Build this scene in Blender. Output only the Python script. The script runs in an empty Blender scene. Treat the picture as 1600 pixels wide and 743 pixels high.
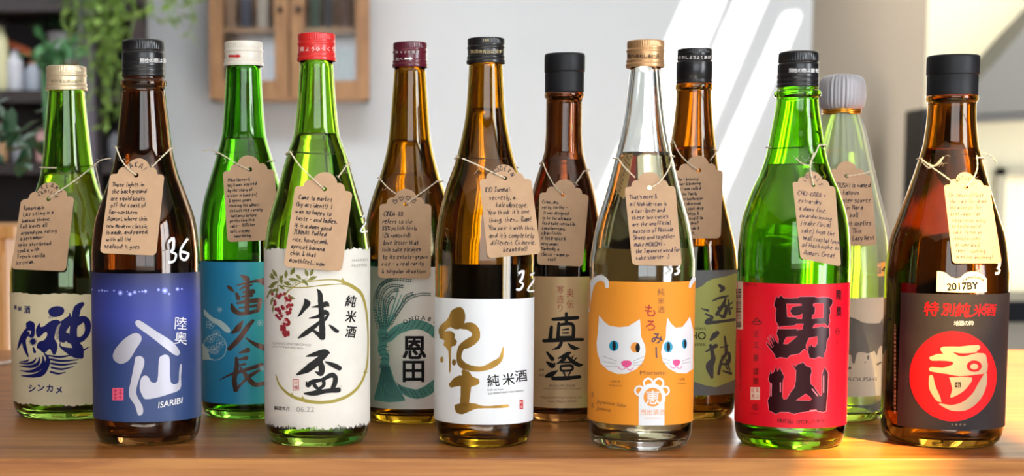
import bpy, bmesh, math, random
from mathutils import Vector, Matrix
from mathutils.geometry import tessellate_polygon
R = random.Random(7)
S = bpy.context.scene
COL = S.collection
PI = math.pi
# ---------------------------------------------------------------- camera
F = 2500.0; PX0, PY0 = 555.0, 543.0; PITCH = math.radians(5.1)
TOP = 0.75                       # height of the table top
CAM = Vector((0.0, 0.0, TOP + 0.172))
cd = bpy.data.cameras.new('camera'); cam = bpy.data.objects.new('camera', cd); COL.objects.link(cam)
cam.location = CAM; cam.rotation_euler = (PI/2 - PITCH, 0, 0)
cd.sensor_width = 36; cd.sensor_fit = 'HORIZONTAL'; cd.lens = 36*F/1600
cd.shift_x = (800-PX0)/1600; cd.shift_y = (PY0-371.5)/1600
cd.clip_start = 0.02; cd.clip_end = 60
cd.dof.use_dof = True; cd.dof.focus_distance = 1.185; cd.dof.aperture_fstop = 8.5; cd.dof.aperture_blades = 0
S.camera = cam
# ---------------------------------------------------------------- colour management, world, sun, right window light, added fill lamps
S.view_settings.view_transform = 'Standard'; S.view_settings.look = 'None'
S.view_settings.gamma = 1; S.view_settings.use_curve_mapping = False
S.view_settings.exposure = 0.35
cy = S.cycles
cy.max_bounces = 16; cy.transmission_bounces = 16; cy.glossy_bounces = 5; cy.diffuse_bounces = 4
cy.transparent_max_bounces = 12
cy.caustics_reflective = False; cy.caustics_refractive = False
cy.sample_clamp_indirect = 10; cy.blur_glossy = 0.5
w = bpy.data.worlds.new('world'); S.world = w; w.use_nodes = True
bg = w.node_tree.nodes['Background']; bg.inputs[0].default_value = (0.75, 0.87, 1.0, 1); bg.inputs[1].default_value = 1.6
SUN = Vector((-0.42, 0.70, -1.0)).normalized()
sd = bpy.data.lights.new('sun', 'SUN'); so = bpy.data.objects.new('sun', sd); COL.objects.link(so)
sd.energy = 52.0; sd.angle = math.radians(1.3); sd.color = (1.0, 0.96, 0.90)
so.rotation_euler = SUN.to_track_quat('-Z', 'Y').to_euler(); so.location = (2, -2, 4)
def area_light(name, loc, target, sx, sy, power, col=(0.93, 0.97, 1.0)):
    l = bpy.data.lights.new(name, 'AREA'); o = bpy.data.objects.new(name, l); COL.objects.link(o)
    l.shape = 'RECTANGLE'; l.size = sx; l.size_y = sy; l.energy = power; l.color = col
    o.location = loc; o.rotation_euler = (Vector(target)-Vector(loc)).to_track_quat('-Z', 'Y').to_euler()
    return o
area_light('daylight_right', (2.62, -1.15, 1.45), (1.0, -1.15, 1.45), 1.5, 1.7, 78)
area_light('added_fill_back', (-0.6, 3.7, 2.57), (-0.5, 4.7, 0.6), 2.6, 0.9, 54, (0.92, 0.97, 1.0))  # added ceiling fill that brightens the back wall, no real skylight
area_light('added_fill_front', (0.3, -2.42, 1.6), (0.3, 0, 1.4), 2.4, 1.3, 20)  # added fill for the label fronts, from behind the camera
area_light('added_fill_annex', (3.0, 5.9, 2.4), (3.0, 7.2, 1.2), 1.2, 0.8, 28, (1, 0.97, 0.90))  # added lamp to light the annex wall, source invented
# ---------------------------------------------------------------- pixel rays (photo frame 1600 x 743) -> points on real surfaces
FW = Vector((0, math.cos(PITCH), -math.sin(PITCH))); UPV = Vector((0, math.sin(PITCH), math.cos(PITCH))); RT = Vector((1, 0, 0))
def ray(px, py): return FW + RT*((px-PX0)/F) - UPV*((py-PY0)/F)
def at_y(px, py, Y): d = ray(px, py); return CAM + d*((Y-CAM.y)/d.y)
def at_z(px, py, Z): d = ray(px, py); return CAM + d*((Z-CAM.z)/d.z)
# ---------------------------------------------------------------- materials
def srgb(*c):
    f = lambda v: (v/255/12.92) if v/255 <= 0.04045 else ((v/255+0.055)/1.055)**2.4
    return tuple(f(v) for v in c)
MC = {}
def mat(name, col, rough=0.5, metal=0.0, trans=0.0, ior=1.5, coat=0.0, bump=0.0, bscale=200.0, var=0.0, vscale=30.0, spec=0.5, sheen=0.0):
    if name in MC: return MC[name]
    m = bpy.data.materials.new(name); m.use_nodes = True; nt = m.node_tree; b = nt.nodes['Principled BSDF']
    b.inputs['Base Color'].default_value = (*col, 1); b.inputs['Roughness'].default_value = rough
    b.inputs['Metallic'].default_value = metal; b.inputs['Transmission Weight'].default_value = trans
    b.inputs['IOR'].default_value = ior; b.inputs['Coat Weight'].default_value = coat
    b.inputs['Specular IOR Level'].default_value = spec
    if var > 0 or bump > 0:
        tc = nt.nodes.new('ShaderNodeTexCoord')
    if var > 0:
        n = nt.nodes.new('ShaderNodeTexNoise'); n.inputs['Scale'].default_value = vscale; n.inputs['Detail'].default_value = 5
        r = nt.nodes.new('ShaderNodeValToRGB')
        r.color_ramp.elements[0].position = 0.3; r.color_ramp.elements[1].position = 0.7
        r.color_ramp.elements[0].color = (*[c*(1-var) for c in col], 1); r.color_ramp.elements[1].color = (*[min(1, c*(1+var)) for c in col], 1)
        nt.links.new(tc.outputs['Object'], n.inputs['Vector']); nt.links.new(n.outputs['Fac'], r.inputs[0]); nt.links.new(r.outputs[0], b.inputs['Base Color'])
    if bump > 0:
        n2 = nt.nodes.new('ShaderNodeTexNoise'); n2.inputs['Scale'].default_value = bscale; n2.inputs['Detail'].default_value = 4
        bp = nt.nodes.new('ShaderNodeBump'); bp.inputs['Strength'].default_value = bump; bp.inputs['Distance'].default_value = 0.0004
        nt.links.new(tc.outputs['Object'], n2.inputs['Vector']); nt.links.new(n2.outputs['Fac'], bp.inputs['Height']); nt.links.new(bp.outputs[0], b.inputs['Normal'])
    MC[name] = m; return m
def ramp_mat(name, stops, axis, lo, hi, rough=0.45, coat=0.0):
    """printed colour gradient along one object axis (metres)"""
    m = bpy.data.materials.new(name); m.use_nodes = True; nt = m.node_tree; b = nt.nodes['Principled BSDF']
    tc = nt.nodes.new('ShaderNodeTexCoord'); sp = nt.nodes.new('ShaderNodeSeparateXYZ'); mr = nt.nodes.new('ShaderNodeMapRange')
    mr.inputs['From Min'].default_value = lo; mr.inputs['From Max'].default_value = hi
    r = nt.nodes.new('ShaderNodeValToRGB'); els = r.color_ramp.elements
    for i, (p, c) in enumerate(stops):
        e = els[i] if i < 2 else els.new(p)
        e.position = p; e.color = (*c, 1)
    nt.links.new(tc.outputs['Object'], sp.inputs[0]); nt.links.new(sp.outputs['XYZ'.index(axis)], mr.inputs['Value'])
    nt.links.new(mr.outputs[0], r.inputs[0]); nt.links.new(r.outputs[0], b.inputs['Base Color'])
    b.inputs['Roughness'].default_value = rough; b.inputs['Coat Weight'].default_value = coat
    return m
def wood(name, c1, c2, c3, scale=(1.2, 18, 18), rough=0.4, rot=0.0, coat=0.15):
    m = bpy.data.materials.new(name); m.use_nodes = True; nt = m.node_tree; b = nt.nodes['Principled BSDF']; L = nt.links.new
    tc = nt.nodes.new('ShaderNodeTexCoord'); mp = nt.nodes.new('ShaderNodeMapping'); mp.inputs['Scale'].default_value = scale; mp.inputs['Rotation'].default_value = (0, 0, rot)
    n = nt.nodes.new('ShaderNodeTexNoise'); n.inputs['Scale'].default_value = 3.0; n.inputs['Detail'].default_value = 6; n.inputs['Distortion'].default_value = 1.1
    n2 = nt.nodes.new('ShaderNodeTexNoise'); n2.inputs['Scale'].default_value = 14.0; n2.inputs['Detail'].default_value = 4
    mx = nt.nodes.new('ShaderNodeMath'); mx.operation = 'MULTIPLY_ADD'; mx.inputs[1].default_value = 0.35
    r = nt.nodes.new('ShaderNodeValToRGB'); e = r.color_ramp.elements
    e[0].position = 0.42; e[0].color = (*c1, 1); e[1].position = 0.62; e[1].color = (*c2, 1); x = e.new(0.8); x.color = (*c3, 1)
    L(tc.outputs['Object'], mp.inputs[0]); L(mp.outputs[0], n.inputs['Vector']); L(mp.outputs[0], n2.inputs['Vector'])
    L(n2.outputs['Fac'], mx.inputs[0]); L(n.outputs['Fac'], mx.inputs[2]); L(mx.outputs[0], r.inputs[0]); L(r.outputs[0], b.inputs['Base Color'])
    bp = nt.nodes.new('ShaderNodeBump'); bp.inputs['Strength'].default_value = 0.15; bp.inputs['Distance'].default_value = 0.0005
    L(mx.outputs[0], bp.inputs['Height']); L(bp.outputs[0], b.inputs['Normal'])
    b.inputs['Roughness'].default_value = rough; b.inputs['Coat Weight'].default_value = coat; b.inputs['Coat Roughness'].default_value = 0.25
    return m
# ---------------------------------------------------------------- mesh helpers
class M:
    def __init__(s): s.v = []; s.f = []
    def add(s, vs, fs):
        o = len(s.v); s.v += [tuple(v) for v in vs]; s.f += [tuple(i+o for i in f) for f in fs]
    def box(s, x0, x1, y0, y1, z0, z1):
        s.add([(x0,y0,z0),(x1,y0,z0),(x1,y1,z0),(x0,y1,z0),(x0,y0,z1),(x1,y0,z1),(x1,y1,z1),(x0,y1,z1)],
              [(0,3,2,1),(4,5,6,7),(0,1,5,4),(1,2,6,5),(2,3,7,6),(3,0,4,7)])
    def lathe(s, prof, n=64, fr=None, cx=0, cy=0, closed=False):
        """prof: list of (r, z); fr(angle, i) scales the radius"""
        rings = []
        for i, (r, z) in enumerate(prof):
            o = len(s.v)
            for k in range(n):
                a = 2*PI*k/n; q = r*(fr(a, i) if fr else 1)
                s.v.append((cx+q*math.cos(a), cy+q*math.sin(a), z))
            rings.append(o)
        prs = list(zip(rings, rings[1:])) + ([(rings[-1], rings[0])] if closed else [])
        for a, b in prs:
            for k in range(n):
                l = (k+1) % n; s.f.append((a+k, a+l, b+l, b+k))
        return rings
    def cap_ring(s, o, n, up=True):
        s.f.append(tuple(range(o, o+n)) if up else tuple(range(o+n-1, o-1, -1)))
    def tube(s, pts, rad, n=6, closed=False):
        pts = [Vector(p) for p in pts]; N = len(pts); prev = None; o0 = len(s.v)
        for i, p in enumerate(pts):
            t = (pts[min(i+1, N-1)] - pts[max(i-1, 0)])
            if t.length < 1e-9: t = Vector((0, 0, 1))
            t.normalize()
            if prev is None:
                up = Vector((0, 0, 1)) if abs(t.z) < 0.9 else Vector((1, 0, 0)); u = t.cross(up).normalized()
            else: u = (prev - t*prev.dot(t)).normalized()
            prev = u; v = t.cross(u); r = rad[i] if isinstance(rad, (list, tuple)) else rad
            for k in range(n):
                a = 2*PI*k/n; s.v.append(tuple(p + u*(r*math.cos(a)) + v*(r*math.sin(a))))
        for i in range(N-1):
            for k in range(n):
                l = (k+1) % n; a = o0+i*n; b = a+n; s.f.append((a+k, a+l, b+l, b+k))
        s.f.append(tuple(range(o0+n-1, o0-1, -1))); s.f.append(tuple(range(o0+(N-1)*n, o0+N*n)))
    def build(s, name, m, parent=None, loc=(0, 0, 0), smooth=False, bevel=0.0, **tags):
        me = bpy.data.meshes.new(name); me.from_pydata(s.v, [], s.f); me.update()
        o = bpy.data.objects.new(name, me); COL.objects.link(o); o.location = loc
        if m: me.materials.append(m)
        if parent: o.parent = parent
        if smooth:
            for p in me.polygons: p.use_smooth = True
        if bevel:
            b = o.modifiers.new('bevel', 'BEVEL'); b.width = bevel; b.segments = 2; b.limit_method = 'ANGLE'
        for k, v in tags.items(): o[k] = v
        return o
def sharp(o, deg=35):
    me = o.data
    bm = bmesh.new(); bm.from_mesh(me)
    for e in bm.edges:
        if len(e.link_faces) == 2 and e.calc_face_angle(0) > math.radians(deg): e.smooth = False
    for f in bm.faces: f.smooth = True
    bm.to_mesh(me); bm.free()
def thing(name, label, cat, loc=(0, 0, 0), group=None):
    o = bpy.data.objects.new(name, None); COL.objects.link(o); o.location = loc; o.empty_display_size = 0.02
    o['label'] = label; o['category'] = cat
    if group: o['group'] = group
    return o
def tag1(o, label, cat, group=None):
    o['label'] = label; o['category'] = cat
    if group: o['group'] = group
    return o
def boxes(name, bs, m, parent=None, bevel=0.0, loc=(0, 0, 0), **t):
    k = M()
    for b in bs: k.box(*b)
    return k.build(name, m, parent, loc, bevel=bevel, **t)
def curve(pts, k=6):
    """Catmull-Rom through tuples of any length"""
    if len(pts) < 3: 
        a, b = pts[0], pts[-1]
        return [tuple(x+(y-x)*i/k for x, y in zip(a, b)) for i in range(k+1)]
    out = []; P = [pts[0]] + list(pts) + [pts[-1]]
    for i in range(1, len(P)-2):
        for j in range(k):
            t = j/k; t2 = t*t; t3 = t2*t
            out.append(tuple(0.5*(2*b + (c-a)*t + (2*a-5*b+4*c-d)*t2 + (3*b-a-3*c+d)*t3) for a, b, c, d in zip(P[i-1], P[i], P[i+1], P[i+2])))
    out.append(tuple(P[-2])); return out
# ---------------------------------------------------------------- the setting
side_m = mat('wall_side_paint', srgb(64, 58, 54), 0.9)
wall_m = mat('wall_plaster', srgb(220, 224, 230), 0.9, bump=0.15, bscale=60, var=0.015, vscale=2)
tan_m = mat('shaded_tan_plaster', srgb(112, 102, 90), 0.9, var=0.015, vscale=2)  # tan deepened so the shade is in the wall colour
cream_m = mat('wall_cream_plaster', srgb(222, 216, 190), 0.9, var=0.02, vscale=1.5)
floor_m = wood('floor_oak', srgb(160, 150, 138), srgb(184, 176, 164), srgb(198, 190, 178), (6, 1.0, 6))
ceil_m = mat('ceiling_paint', srgb(225, 224, 222), 0.9)
white_m = mat('white_trim_paint', srgb(232, 230, 226), 0.45)
YB = 5.5
boxes('floor', [(-3.1, 4.6, -2.6, 8.0, -0.05, 0)], floor_m, kind='structure')
CZ = 2.6
TX = 0.42*(CZ-TOP); TY = 0.70*(CZ-TOP)      # table point -> where the sun ray passes the ceiling
slots = [(0.325+TX, 0.405+TX, 0.98-TY, 1.285-TY), (0.50+TX, 0.82+TX, 0.98-TY, 2.0-TY)]
wz = CZ-1.56
sl2 = [(1.10+0.42*wz, 1.235+0.42*wz, 2.2, 5.25), (1.275+0.42*wz, 1.375+0.42*wz, 2.2, 5.25), (1.455+0.42*wz, 1.515+0.42*wz, 2.2, 4.77)]
def ceil_boxes():
    ys = sorted({-2.6, 8.0} | {v for s in slots+sl2 for v in s[2:]}); out = []
    for y0, y1 in zip(ys, ys[1:]):
        ym = (y0+y1)/2; x = -3.1
        for s in sorted([s for s in slots+sl2 if s[2] < ym < s[3]]):
            out.append((x, s[0], y0, y1, CZ, CZ+0.03)); x = s[1]
        out.append((x, 4.6, y0, y1, CZ, CZ+0.03))
    return out
boxes('ceiling', ceil_boxes(), ceil_m, kind='structure')  # unseen ceiling; its slots are added to shape the sun stripes
tint = bpy.data.materials.new('added_sun_filter'); tint.use_nodes = True; nt = tint.node_tree; _t = nt.nodes.new('ShaderNodeBsdfTransparent'); _t.inputs[0].default_value = (0.70, 0.57, 0.32, 1); nt.links.new(_t.outputs[0], nt.nodes['Material Output'].inputs[0])  # added filter colour that dims and warms the sun
for i_, s in enumerate(slots): boxes('window_%d' % (3+i_), [(s[0]-.01, s[1]+.01, s[2]-.01, s[3]+.01, CZ+.031, CZ+.036)], tint, kind='structure')  # unseen panes added over the table slots to filter the sunlight
boxes('wall_left', [(-3.1, -3.0, -2.6, 8.0, 0, CZ)], side_m, kind='structure')
XC = at_y(1440, 320, YB).x
XT = at_y(1228, 320, YB).x
XA = at_y(1262, 320, YB).x
boxes('wall_back', [(-3.1, XA, YB, YB+0.12, 0, CZ)], wall_m, kind='structure')
boxes('wall_annex', [(XC-0.5, 4.6, 7.4, 7.5, 0, CZ)], cream_m, kind='structure')
XB_ = at_y(1440, 320, 6.7).x      # splayed return wall, turned and darkened to stand for shade
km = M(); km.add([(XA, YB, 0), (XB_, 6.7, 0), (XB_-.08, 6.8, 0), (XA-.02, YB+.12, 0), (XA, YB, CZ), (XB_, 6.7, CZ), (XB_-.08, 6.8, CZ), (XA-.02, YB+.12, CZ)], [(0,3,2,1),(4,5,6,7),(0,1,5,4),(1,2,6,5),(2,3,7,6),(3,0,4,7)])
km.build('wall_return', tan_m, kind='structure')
# right wall with its window; front wall opening added for the fill lamp
front_m = mat('wall_front_paint', srgb(64, 60, 56), 0.9)
boxes('wall_front', [(-3.1, -1.0, -2.6, -2.5, 0, CZ), (1.6, 2.8, -2.6, -2.5, 0, CZ), (-1.0, 1.6, -2.6, -2.5, 0, 0.9), (-1.0, 1.6, -2.6, -2.5, 2.3, CZ)], front_m, kind='structure')
boxes('wall_right', [(2.7, 2.8, -2.6, -1.95, 0, CZ), (2.7, 2.8, -0.35, 4.4, 0, CZ), (2.7, 2.8, -1.95, -0.35, 0, 0.55), (2.7, 2.8, -1.95, -0.35, 2.35, CZ)], side_m, kind='structure')
wf = [(2.56, 2.6, -1.95, -1.88, 0.55, 2.35), (2.56, 2.6, -0.42, -0.35, 0.55, 2.35), (2.56, 2.6, -1.95, -0.35, 0.55, 0.62), (2.56, 2.6, -1.95, -0.35, 2.28, 2.35),
      (2.56, 2.59, -1.17, -1.13, 0.6, 2.3), (2.56, 2.59, -1.9, -0.4, 1.43, 1.47)]
boxes('window_1', wf, white_m, kind='structure')
wf = [(-1.0, -0.93, -2.4, -2.36, 0.9, 2.3), (1.53, 1.6, -2.4, -2.36, 0.9, 2.3), (-1, 1.6, -2.4, -2.36, 0.9, 0.97), (-1, 1.6, -2.4, -2.36, 2.23, 2.3), (0.27, 0.33, -2.4, -2.36, 0.95, 2.25)]
boxes('window_2', wf, white_m, kind='structure')  # unseen frame added around the front fill lamp
# ---------------------------------------------------------------- the table
top_m = wood('table_walnut', srgb(104, 56, 24), srgb(158, 98, 48), srgb(186, 126, 66), (1.0, 26, 26), 0.3, coat=0.05)
tx0, tx1, ty0, ty1 = -1.15, 1.5, at_z(800, 715.5, TOP).y, at_z(800, 546, TOP).y
tb = thing('wooden_table', 'long reddish brown wooden table carrying the row of bottles', 'table', ((tx0+tx1)/2, (ty0+ty1)/2, 0))
def lb(*b):  # to table-local
    cx_, cy_ = (tx0+tx1)/2, (ty0+ty1)/2
    return (b[0]-cx_, b[1]-cx_, b[2]-cy_, b[3]-cy_, b[4], b[5])
boxes('table_top', [lb(tx0, tx1, ty0, ty1, TOP-0.045, TOP)], top_m, tb, bevel=0.0012)
apron_m = wood('table_apron_wood', srgb(112, 60, 32), srgb(144, 84, 46), srgb(162, 100, 58), (1.3, 16, 16), 0.4)
boxes('apron', [lb(tx0+0.06, tx1-0.06, ty0+0.05, ty0+0.07, TOP-0.13, TOP-0.0452), lb(tx0+0.06, tx1-0.06, ty1-0.07, ty1-0.05, TOP-0.13, TOP-0.0452)], apron_m, tb)
for lx in (tx0+0.05, tx1-0.11):
    for ly in (ty0+0.04, ty1-0.1): boxes('leg', [lb(lx, lx+0.06, ly, ly+0.06, 0, TOP-0.0453)], apron_m, tb, bevel=0.002)
# ---------------------------------------------------------------- bottles
def glass(name, c, ior=1.5, rough=0.0):
    return mat(name, c, rough, trans=1.0, ior=ior)
G = {'brown': glass('brown_glass', (0.41, 0.20, 0.02)), 'amber': glass('amber_glass', (0.43, 0.25, 0.012)), 'darkbrown': glass('dark_brown_glass', (0.27, 0.12, 0.035)),
     'green': glass('green_glass', (0.46, 0.74, 0.11)), 'deepgreen': glass('deep_green_glass', (0.20, 0.55, 0.05)), 'vivid': glass('vivid_green_glass', (0.34, 0.80, 0.03)),
     'clear': glass('clear_glass', (0.93, 0.95, 0.93)), 'pale': glass('pale_green_glass', (0.74, 0.95, 0.10))}
LIQ = glass('sake_liquid', (0.96, 0.93, 0.74), 1.36)
LIQY = glass('golden_sake_liquid', (0.90, 0.84, 0.55), 1.36)
LIQA = glass('aged_sake_liquid', (0.92, 0.80, 0.45), 1.36)
paper_back = mat('label_back_paper', srgb(225, 220, 205), 0.8)
thin_paper = bpy.data.materials.new('thin_back_paper'); thin_paper.use_nodes = True; nt = thin_paper.node_tree
_t = nt.nodes.new('ShaderNodeBsdfTranslucent'); _t.inputs[0].default_value = (0.86, 0.74, 0.50, 1); _m = nt.nodes.new('ShaderNodeMixShader'); _m.inputs[0].default_value = 0.6
nt.links.new(nt.nodes['Principled BSDF'].outputs[0], _m.inputs[1]); nt.links.new(_t.outputs[0], _m.inputs[2]); nt.links.new(_m.outputs[0], nt.nodes['Material Output'].inputs[0]); nt.nodes['Principled BSDF'].inputs['Base Color'].default_value = (0.8, 0.72, 0.5, 1)
class Bottle: pass
BT = {}
def pchip(pts, k=5):
    pts = sorted(pts); n = len(pts); xs = [p[0] for p in pts]; ys = [p[1] for p in pts]
    d = [(ys[i+1]-ys[i])/(xs[i+1]-xs[i]) for i in range(n-1)]
    m = [d[0]] + [0 if d[i-1]*d[i] <= 0 else 2*d[i-1]*d[i]/(d[i-1]+d[i]) for i in range(1, n-1)] + [d[-1]]
    out = []
    for i in range(n-1):
        h = xs[i+1]-xs[i]
        for j in range(k):
            t = j/k; t2 = t*t; t3 = t2*t
            out.append((xs[i]+t*h, (2*t3-3*t2+1)*ys[i]+(t3-2*t2+t)*h*m[i]+(-2*t3+3*t2)*ys[i+1]+(t3-t2)*h*m[i+1]))
    out.append((xs[-1], ys[-1])); return out
def radius(b, z):
    P = b.prof
    if z <= P[0][0]: return P[0][1]
    for (z0, r0), (z1, r1) in zip(P, P[1:]):
        if z <= z1: return r0+(r1-r0)*(z-z0)/max(1e-9, z1-z0)
    return P[-1][1]
def make_bottle(key, cxb, hwb, ybot, prof, liquid, gmat, label, ring=None, liqm=None, neck_top=None, wrapped=False):
    """cxb/hwb: base centre and half width in photo px, ybot: lowest visible px of the base, prof: [(photo y, half width px)] from the neck down"""
    b = Bottle(); b.key = key
    Yf = at_z(cxb, ybot-1.5, TOP).y; Rb = hwb/F*Yf
    for _ in range(6):
        Yc = Yf + Rb*0.86; dist = (Vector((0, Yc, TOP+0.1))-Vector((0, 0, CAM.z))).dot(FW); Rb = hwb/F*dist*0.9985
    b.cx = (cxb-PX0)/F*(Vector((0, Yc, -0.172))).dot(FW); b.cy = Yc; b.R = Rb
    def z_of(y):  return at_y(0, y, Yc).z-TOP
    def rr(y, hw):
        z = z_of(y); return hw/F*Vector((0, Yc, z-0.172)).dot(FW)
    b.z_of = z_of; b.rr = rr
    pts = [(z_of(y), rr(y, h)) for y, h in prof if h < hwb-0.5]
    zs = z_of(max(y for y, h in prof))                 # where the straight body starts
    base = [(0.0, Rb*0.84), (0.0012, Rb*0.885), (0.0035, Rb*0.935), (0.0075, Rb*0.972), (0.013, Rb*0.993), (0.019, Rb)]
    up = pchip([(zs, Rb)]+pts+[(pts and max(pts)[0] or 0)+0.010 and (max(pts)[0]+0.012, max(pts)[1])] if False else sorted([(zs, Rb)]+pts), 6)
    lip = up[-1]
    b.prof = base + [(0.019+(zs-0.019)*i/6, Rb) for i in range(1, 6)] + up
    b.ztop = lip[0]
    root = thing('sake_bottle', label, 'bottle', (b.cx, b.cy, TOP), 'sake bottles lined up on the table'); b.root = root
    # glass shell: outer wall, lip, inner wall, thick base with a punt
    outer = [(r, z) for z, r in b.prof]
    if ring:   # glass bead below the cap
        rz, rh = z_of(ring[0]), rr(ring[0], ring[1]); t = 0.0028
        outer = [(r + (rh-r)*max(0, 1-((z-rz)/t)**2)**0.5 if abs(z-rz) < t else r, z) for r, z in
                 sorted(set([(r, z) for r, z in outer] + [(radius(b, rz+t*q), rz+t*q) for q in (-1, -.85, -.6, -.3, 0, .3, .6, .85, 1)]), key=lambda q: (q[1], q[0]))]
    outer = [(0.0005, 0.004), (Rb*0.35, 0.0035), (Rb*0.7, 0.0015)] + outer
    th = 0.0024
    inner = []
    for z, r in b.prof[::-1]:
        if z > 0.0075: inner.append((max(0.004, r-th), z))
    inner[-1] = (Rb*0.955-th, 0.0085)
    inner += [(Rb*0.88-th, 0.0065), (Rb*0.6, 0.0072), (Rb*0.3, 0.0085), (0.0005, 0.009)]
    k = M(); n = 96
    rg = k.lathe(outer+[(lip[1]-0.0008, lip[0]+0.0008)]+inner, n)
    k.cap_ring(rg[0], n, False); k.cap_ring(rg[-1], n, True)
    g = k.build('glass_body', gmat, root, smooth=True); b.glass = g
    # the sake itself
    zl = z_of(liquid); gap = 0.00012
    li = [(r-th-gap, z) for z, r in b.prof if 0.0075 < z < zl]; li[0] = (Rb*0.955-th-gap, 0.0087)
    lo = [(0.0005, 0.0092), (Rb*0.3, 0.0087), (Rb*0.6, 0.0074), (Rb*0.88-th, 0.0067)]
    rl = radius(b, zl)-th-gap
    k = M(); rg = k.lathe(lo+li+[(rl, zl), (rl*0.93, zl-0.0008), (0.0005, zl-0.0010)], n)
    k.cap_ring(rg[0], n, False); k.cap_ring(rg[-1], n, True)
    k.build('sake', liqm or LIQ, root, smooth=True)
    BT[key] = b; return b
def knurled(name, prof, m, parent, n=120, kn=None, depth=0.02, sm=50):
    """prof: (r, z) from bottom to top, closed at the top; rows listed in kn are ribbed"""
    k = M(); rg = k.lathe(prof, n, (lambda a, i: 1-depth*(0.5+0.5*math.cos(a*n/3)) if i in kn else 1) if kn else None)
    k.cap_ring(rg[-1], n, True)
    o = k.build(name, m, parent); sharp(o, sm); return o
def make_cap(b, ytop, ybot, hw, m, kind, name='screw_cap'):
    r = b.rr((ytop+ybot)/2, hw); z1 = b.z_of(ytop)-0.0006; z0 = b.z_of(ybot); h = z1-z0; b.cap = (z0, z1, r)
    Z = lambda t: z1-h*t
    if kind == 'stopper':
        p = [(r*0.93, Z(1)), (r*0.965, Z(.985)), (r*0.97, Z(.52)), (r*0.955, Z(.5)), (r*0.955, Z(.485)), (r*0.995, Z(.47)), (r, Z(.44)), (r, Z(.08)), (r*0.985, Z(.025)), (r*0.94, Z(0)), (r*0.4, Z(-.01))]
        return knurled(name, p, m, b.root, 96)
    if kind == 'short':    # roll-on cap with grooves
        q = [(1.0, .98), (1.015, 1.02), (1.03, .96), (1.03, .90), (1.0, .86), (.985, .84), (1.0, .81), (1.01, .76), (.985, .72), (.965, .70), (.97, .66), (.975, .48), (.965, .45), (1.0, .41), (1.005, .36), (.985, .33), (.965, .31), (.97, .27), (.975, .24)]
        top = [(.985, .235), (.985, .05), (.96, .012), (.9, -.01), (.3, -.02)]
    elif kind == 'tall':   # pilfer-proof cap, ribbed crown then long skirt
        q = [(.99, 1.0), (1.02, .985), (1.02, .93), (.99, .90), (.985, .885), (1.01, .85), (1.01, .80), (.985, .77), (.985, .755), (1.01, .72), (1.01, .64), (.99, .61), (.985, .59), (1.0, .56), (1.0, .36), (.985, .33), (.95, .31), (.95, .29), (.985, .27), (.99, .25)]
        top = [(.985, .245), (.985, .07), (.96, .02), (.92, -.01), (.86, -.022), (.3, -.012)]
    elif kind == 'short_tall':
        q = [(1.0, 1.0), (1.03, .985), (1.03, .95), (1.0, .92), (1.0, .88), (1.02, .86), (1.02, .40), (1.0, .37), (.96, .345), (.955, .33), (.985, .31), (.985, .12)]
        top = [(.98, .115), (.98, .04), (.95, 0), (.88, -.015), (.3, -.02)]
    rows = [(r*a/1.02, Z(t)) for a, t in q]; kn = {len(rows), len(rows)+1}
    ext = [(r*a/1.02, Z(t)) for a, t in top]
    # denser rows so the ribbed band has depth
    return knurled(name, [(r*0.8, Z(q[0][1])+0.0002)]+rows+ext, m, b.root, 144, {i+1 for i in kn}, 0.03)
E = {}
E[1] = make_bottle(1, 112, 91, 658, [(138,28),(170,30.5),(200,33.5),(235,37),(270,42),(300,51),(340,68),(380,82),(425,91)], 270, G['green'], 'green glass bottle with cream label, navy brush drawing and gold cap')
E[2] = make_bottle(2, 231, 84, 698, [(120,32),(136,33),(200,40),(235,44),(270,52),(300,63),(350,79),(395,84)], 240, G['darkbrown'], 'dark brown glass bottle with deep blue label and black ribbed cap', ring=(131, 36))
E[3] = make_bottle(3, 384, 70, 656, [(102,27),(150,29.5),(205,33.5),(250,45),(290,57),(320,65),(355,70)], 216, G['deepgreen'], 'dark green glass bottle with turquoise label and white cap')
E[4] = make_bottle(4, 496, 82, 699, [(94,26),(150,29.5),(209,35.5),(240,46),(300,63),(350,77),(385,82)], 209, G['green'], 'bright green glass bottle with deckled white label and red cap')
E[5] = make_bottle(5, 639, 72, 663, [(104,24),(160,28),(218,33),(270,45),(300,56),(340,67),(380,72)], 219, G['amber'], 'amber glass bottle with green wreath label and maroon cap')
E[6] = make_bottle(6, 755, 77, 701, [(98,26),(130,27.5),(170,30),(240,43),(300,63),(340,72),(380,77)], 170, G['amber'], 'amber glass bottle with plain white label, gold characters and ribbed black cap')
E[7] = make_bottle(7, 876, 66, 660, [(145,28),(200,28),(235,30),(255,35),(280,43),(310,51),(345,58),(390,66)], 250, G['darkbrown'], 'dark brown bottle with tan label, black characters and smooth black stopper', ring=(149, 31))
E[8] = make_bottle(8, 999, 81, 705, [(104,23.5),(150,28),(190,33),(235,42),(300,58),(350,72),(405,81)], 238, G['clear'], 'clear glass bottle with orange cat label and copper coloured cap', liqm=LIQY)
E[9] = make_bottle(9, 1075, 73, 657, [(130,27),(142,27),(190,30),(230,35),(270,41),(300,47),(340,57),(390,69),(425,73)], 230, G['brown'], 'brown glass bottle with olive green label and two-step black cap', ring=(136, 29))
E[10] = make_bottle(10, 1233, 85, 704, [(136,31),(160,32),(200,38),(240,45),(270,54),(300,67),(350,81),(395,85)], 257, G['vivid'], 'vivid green glass bottle with bright red label and black ribbed cap', ring=(147, 36))
E[11] = make_bottle(11, 1302, 78, 660, [(165,22),(200,32),(250,44),(300,56),(372,73),(425,78)], 235, G['pale'], 'pale green bottle wrapped in frosted film tied with a gold ribbon', liqm=LIQ)
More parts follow.
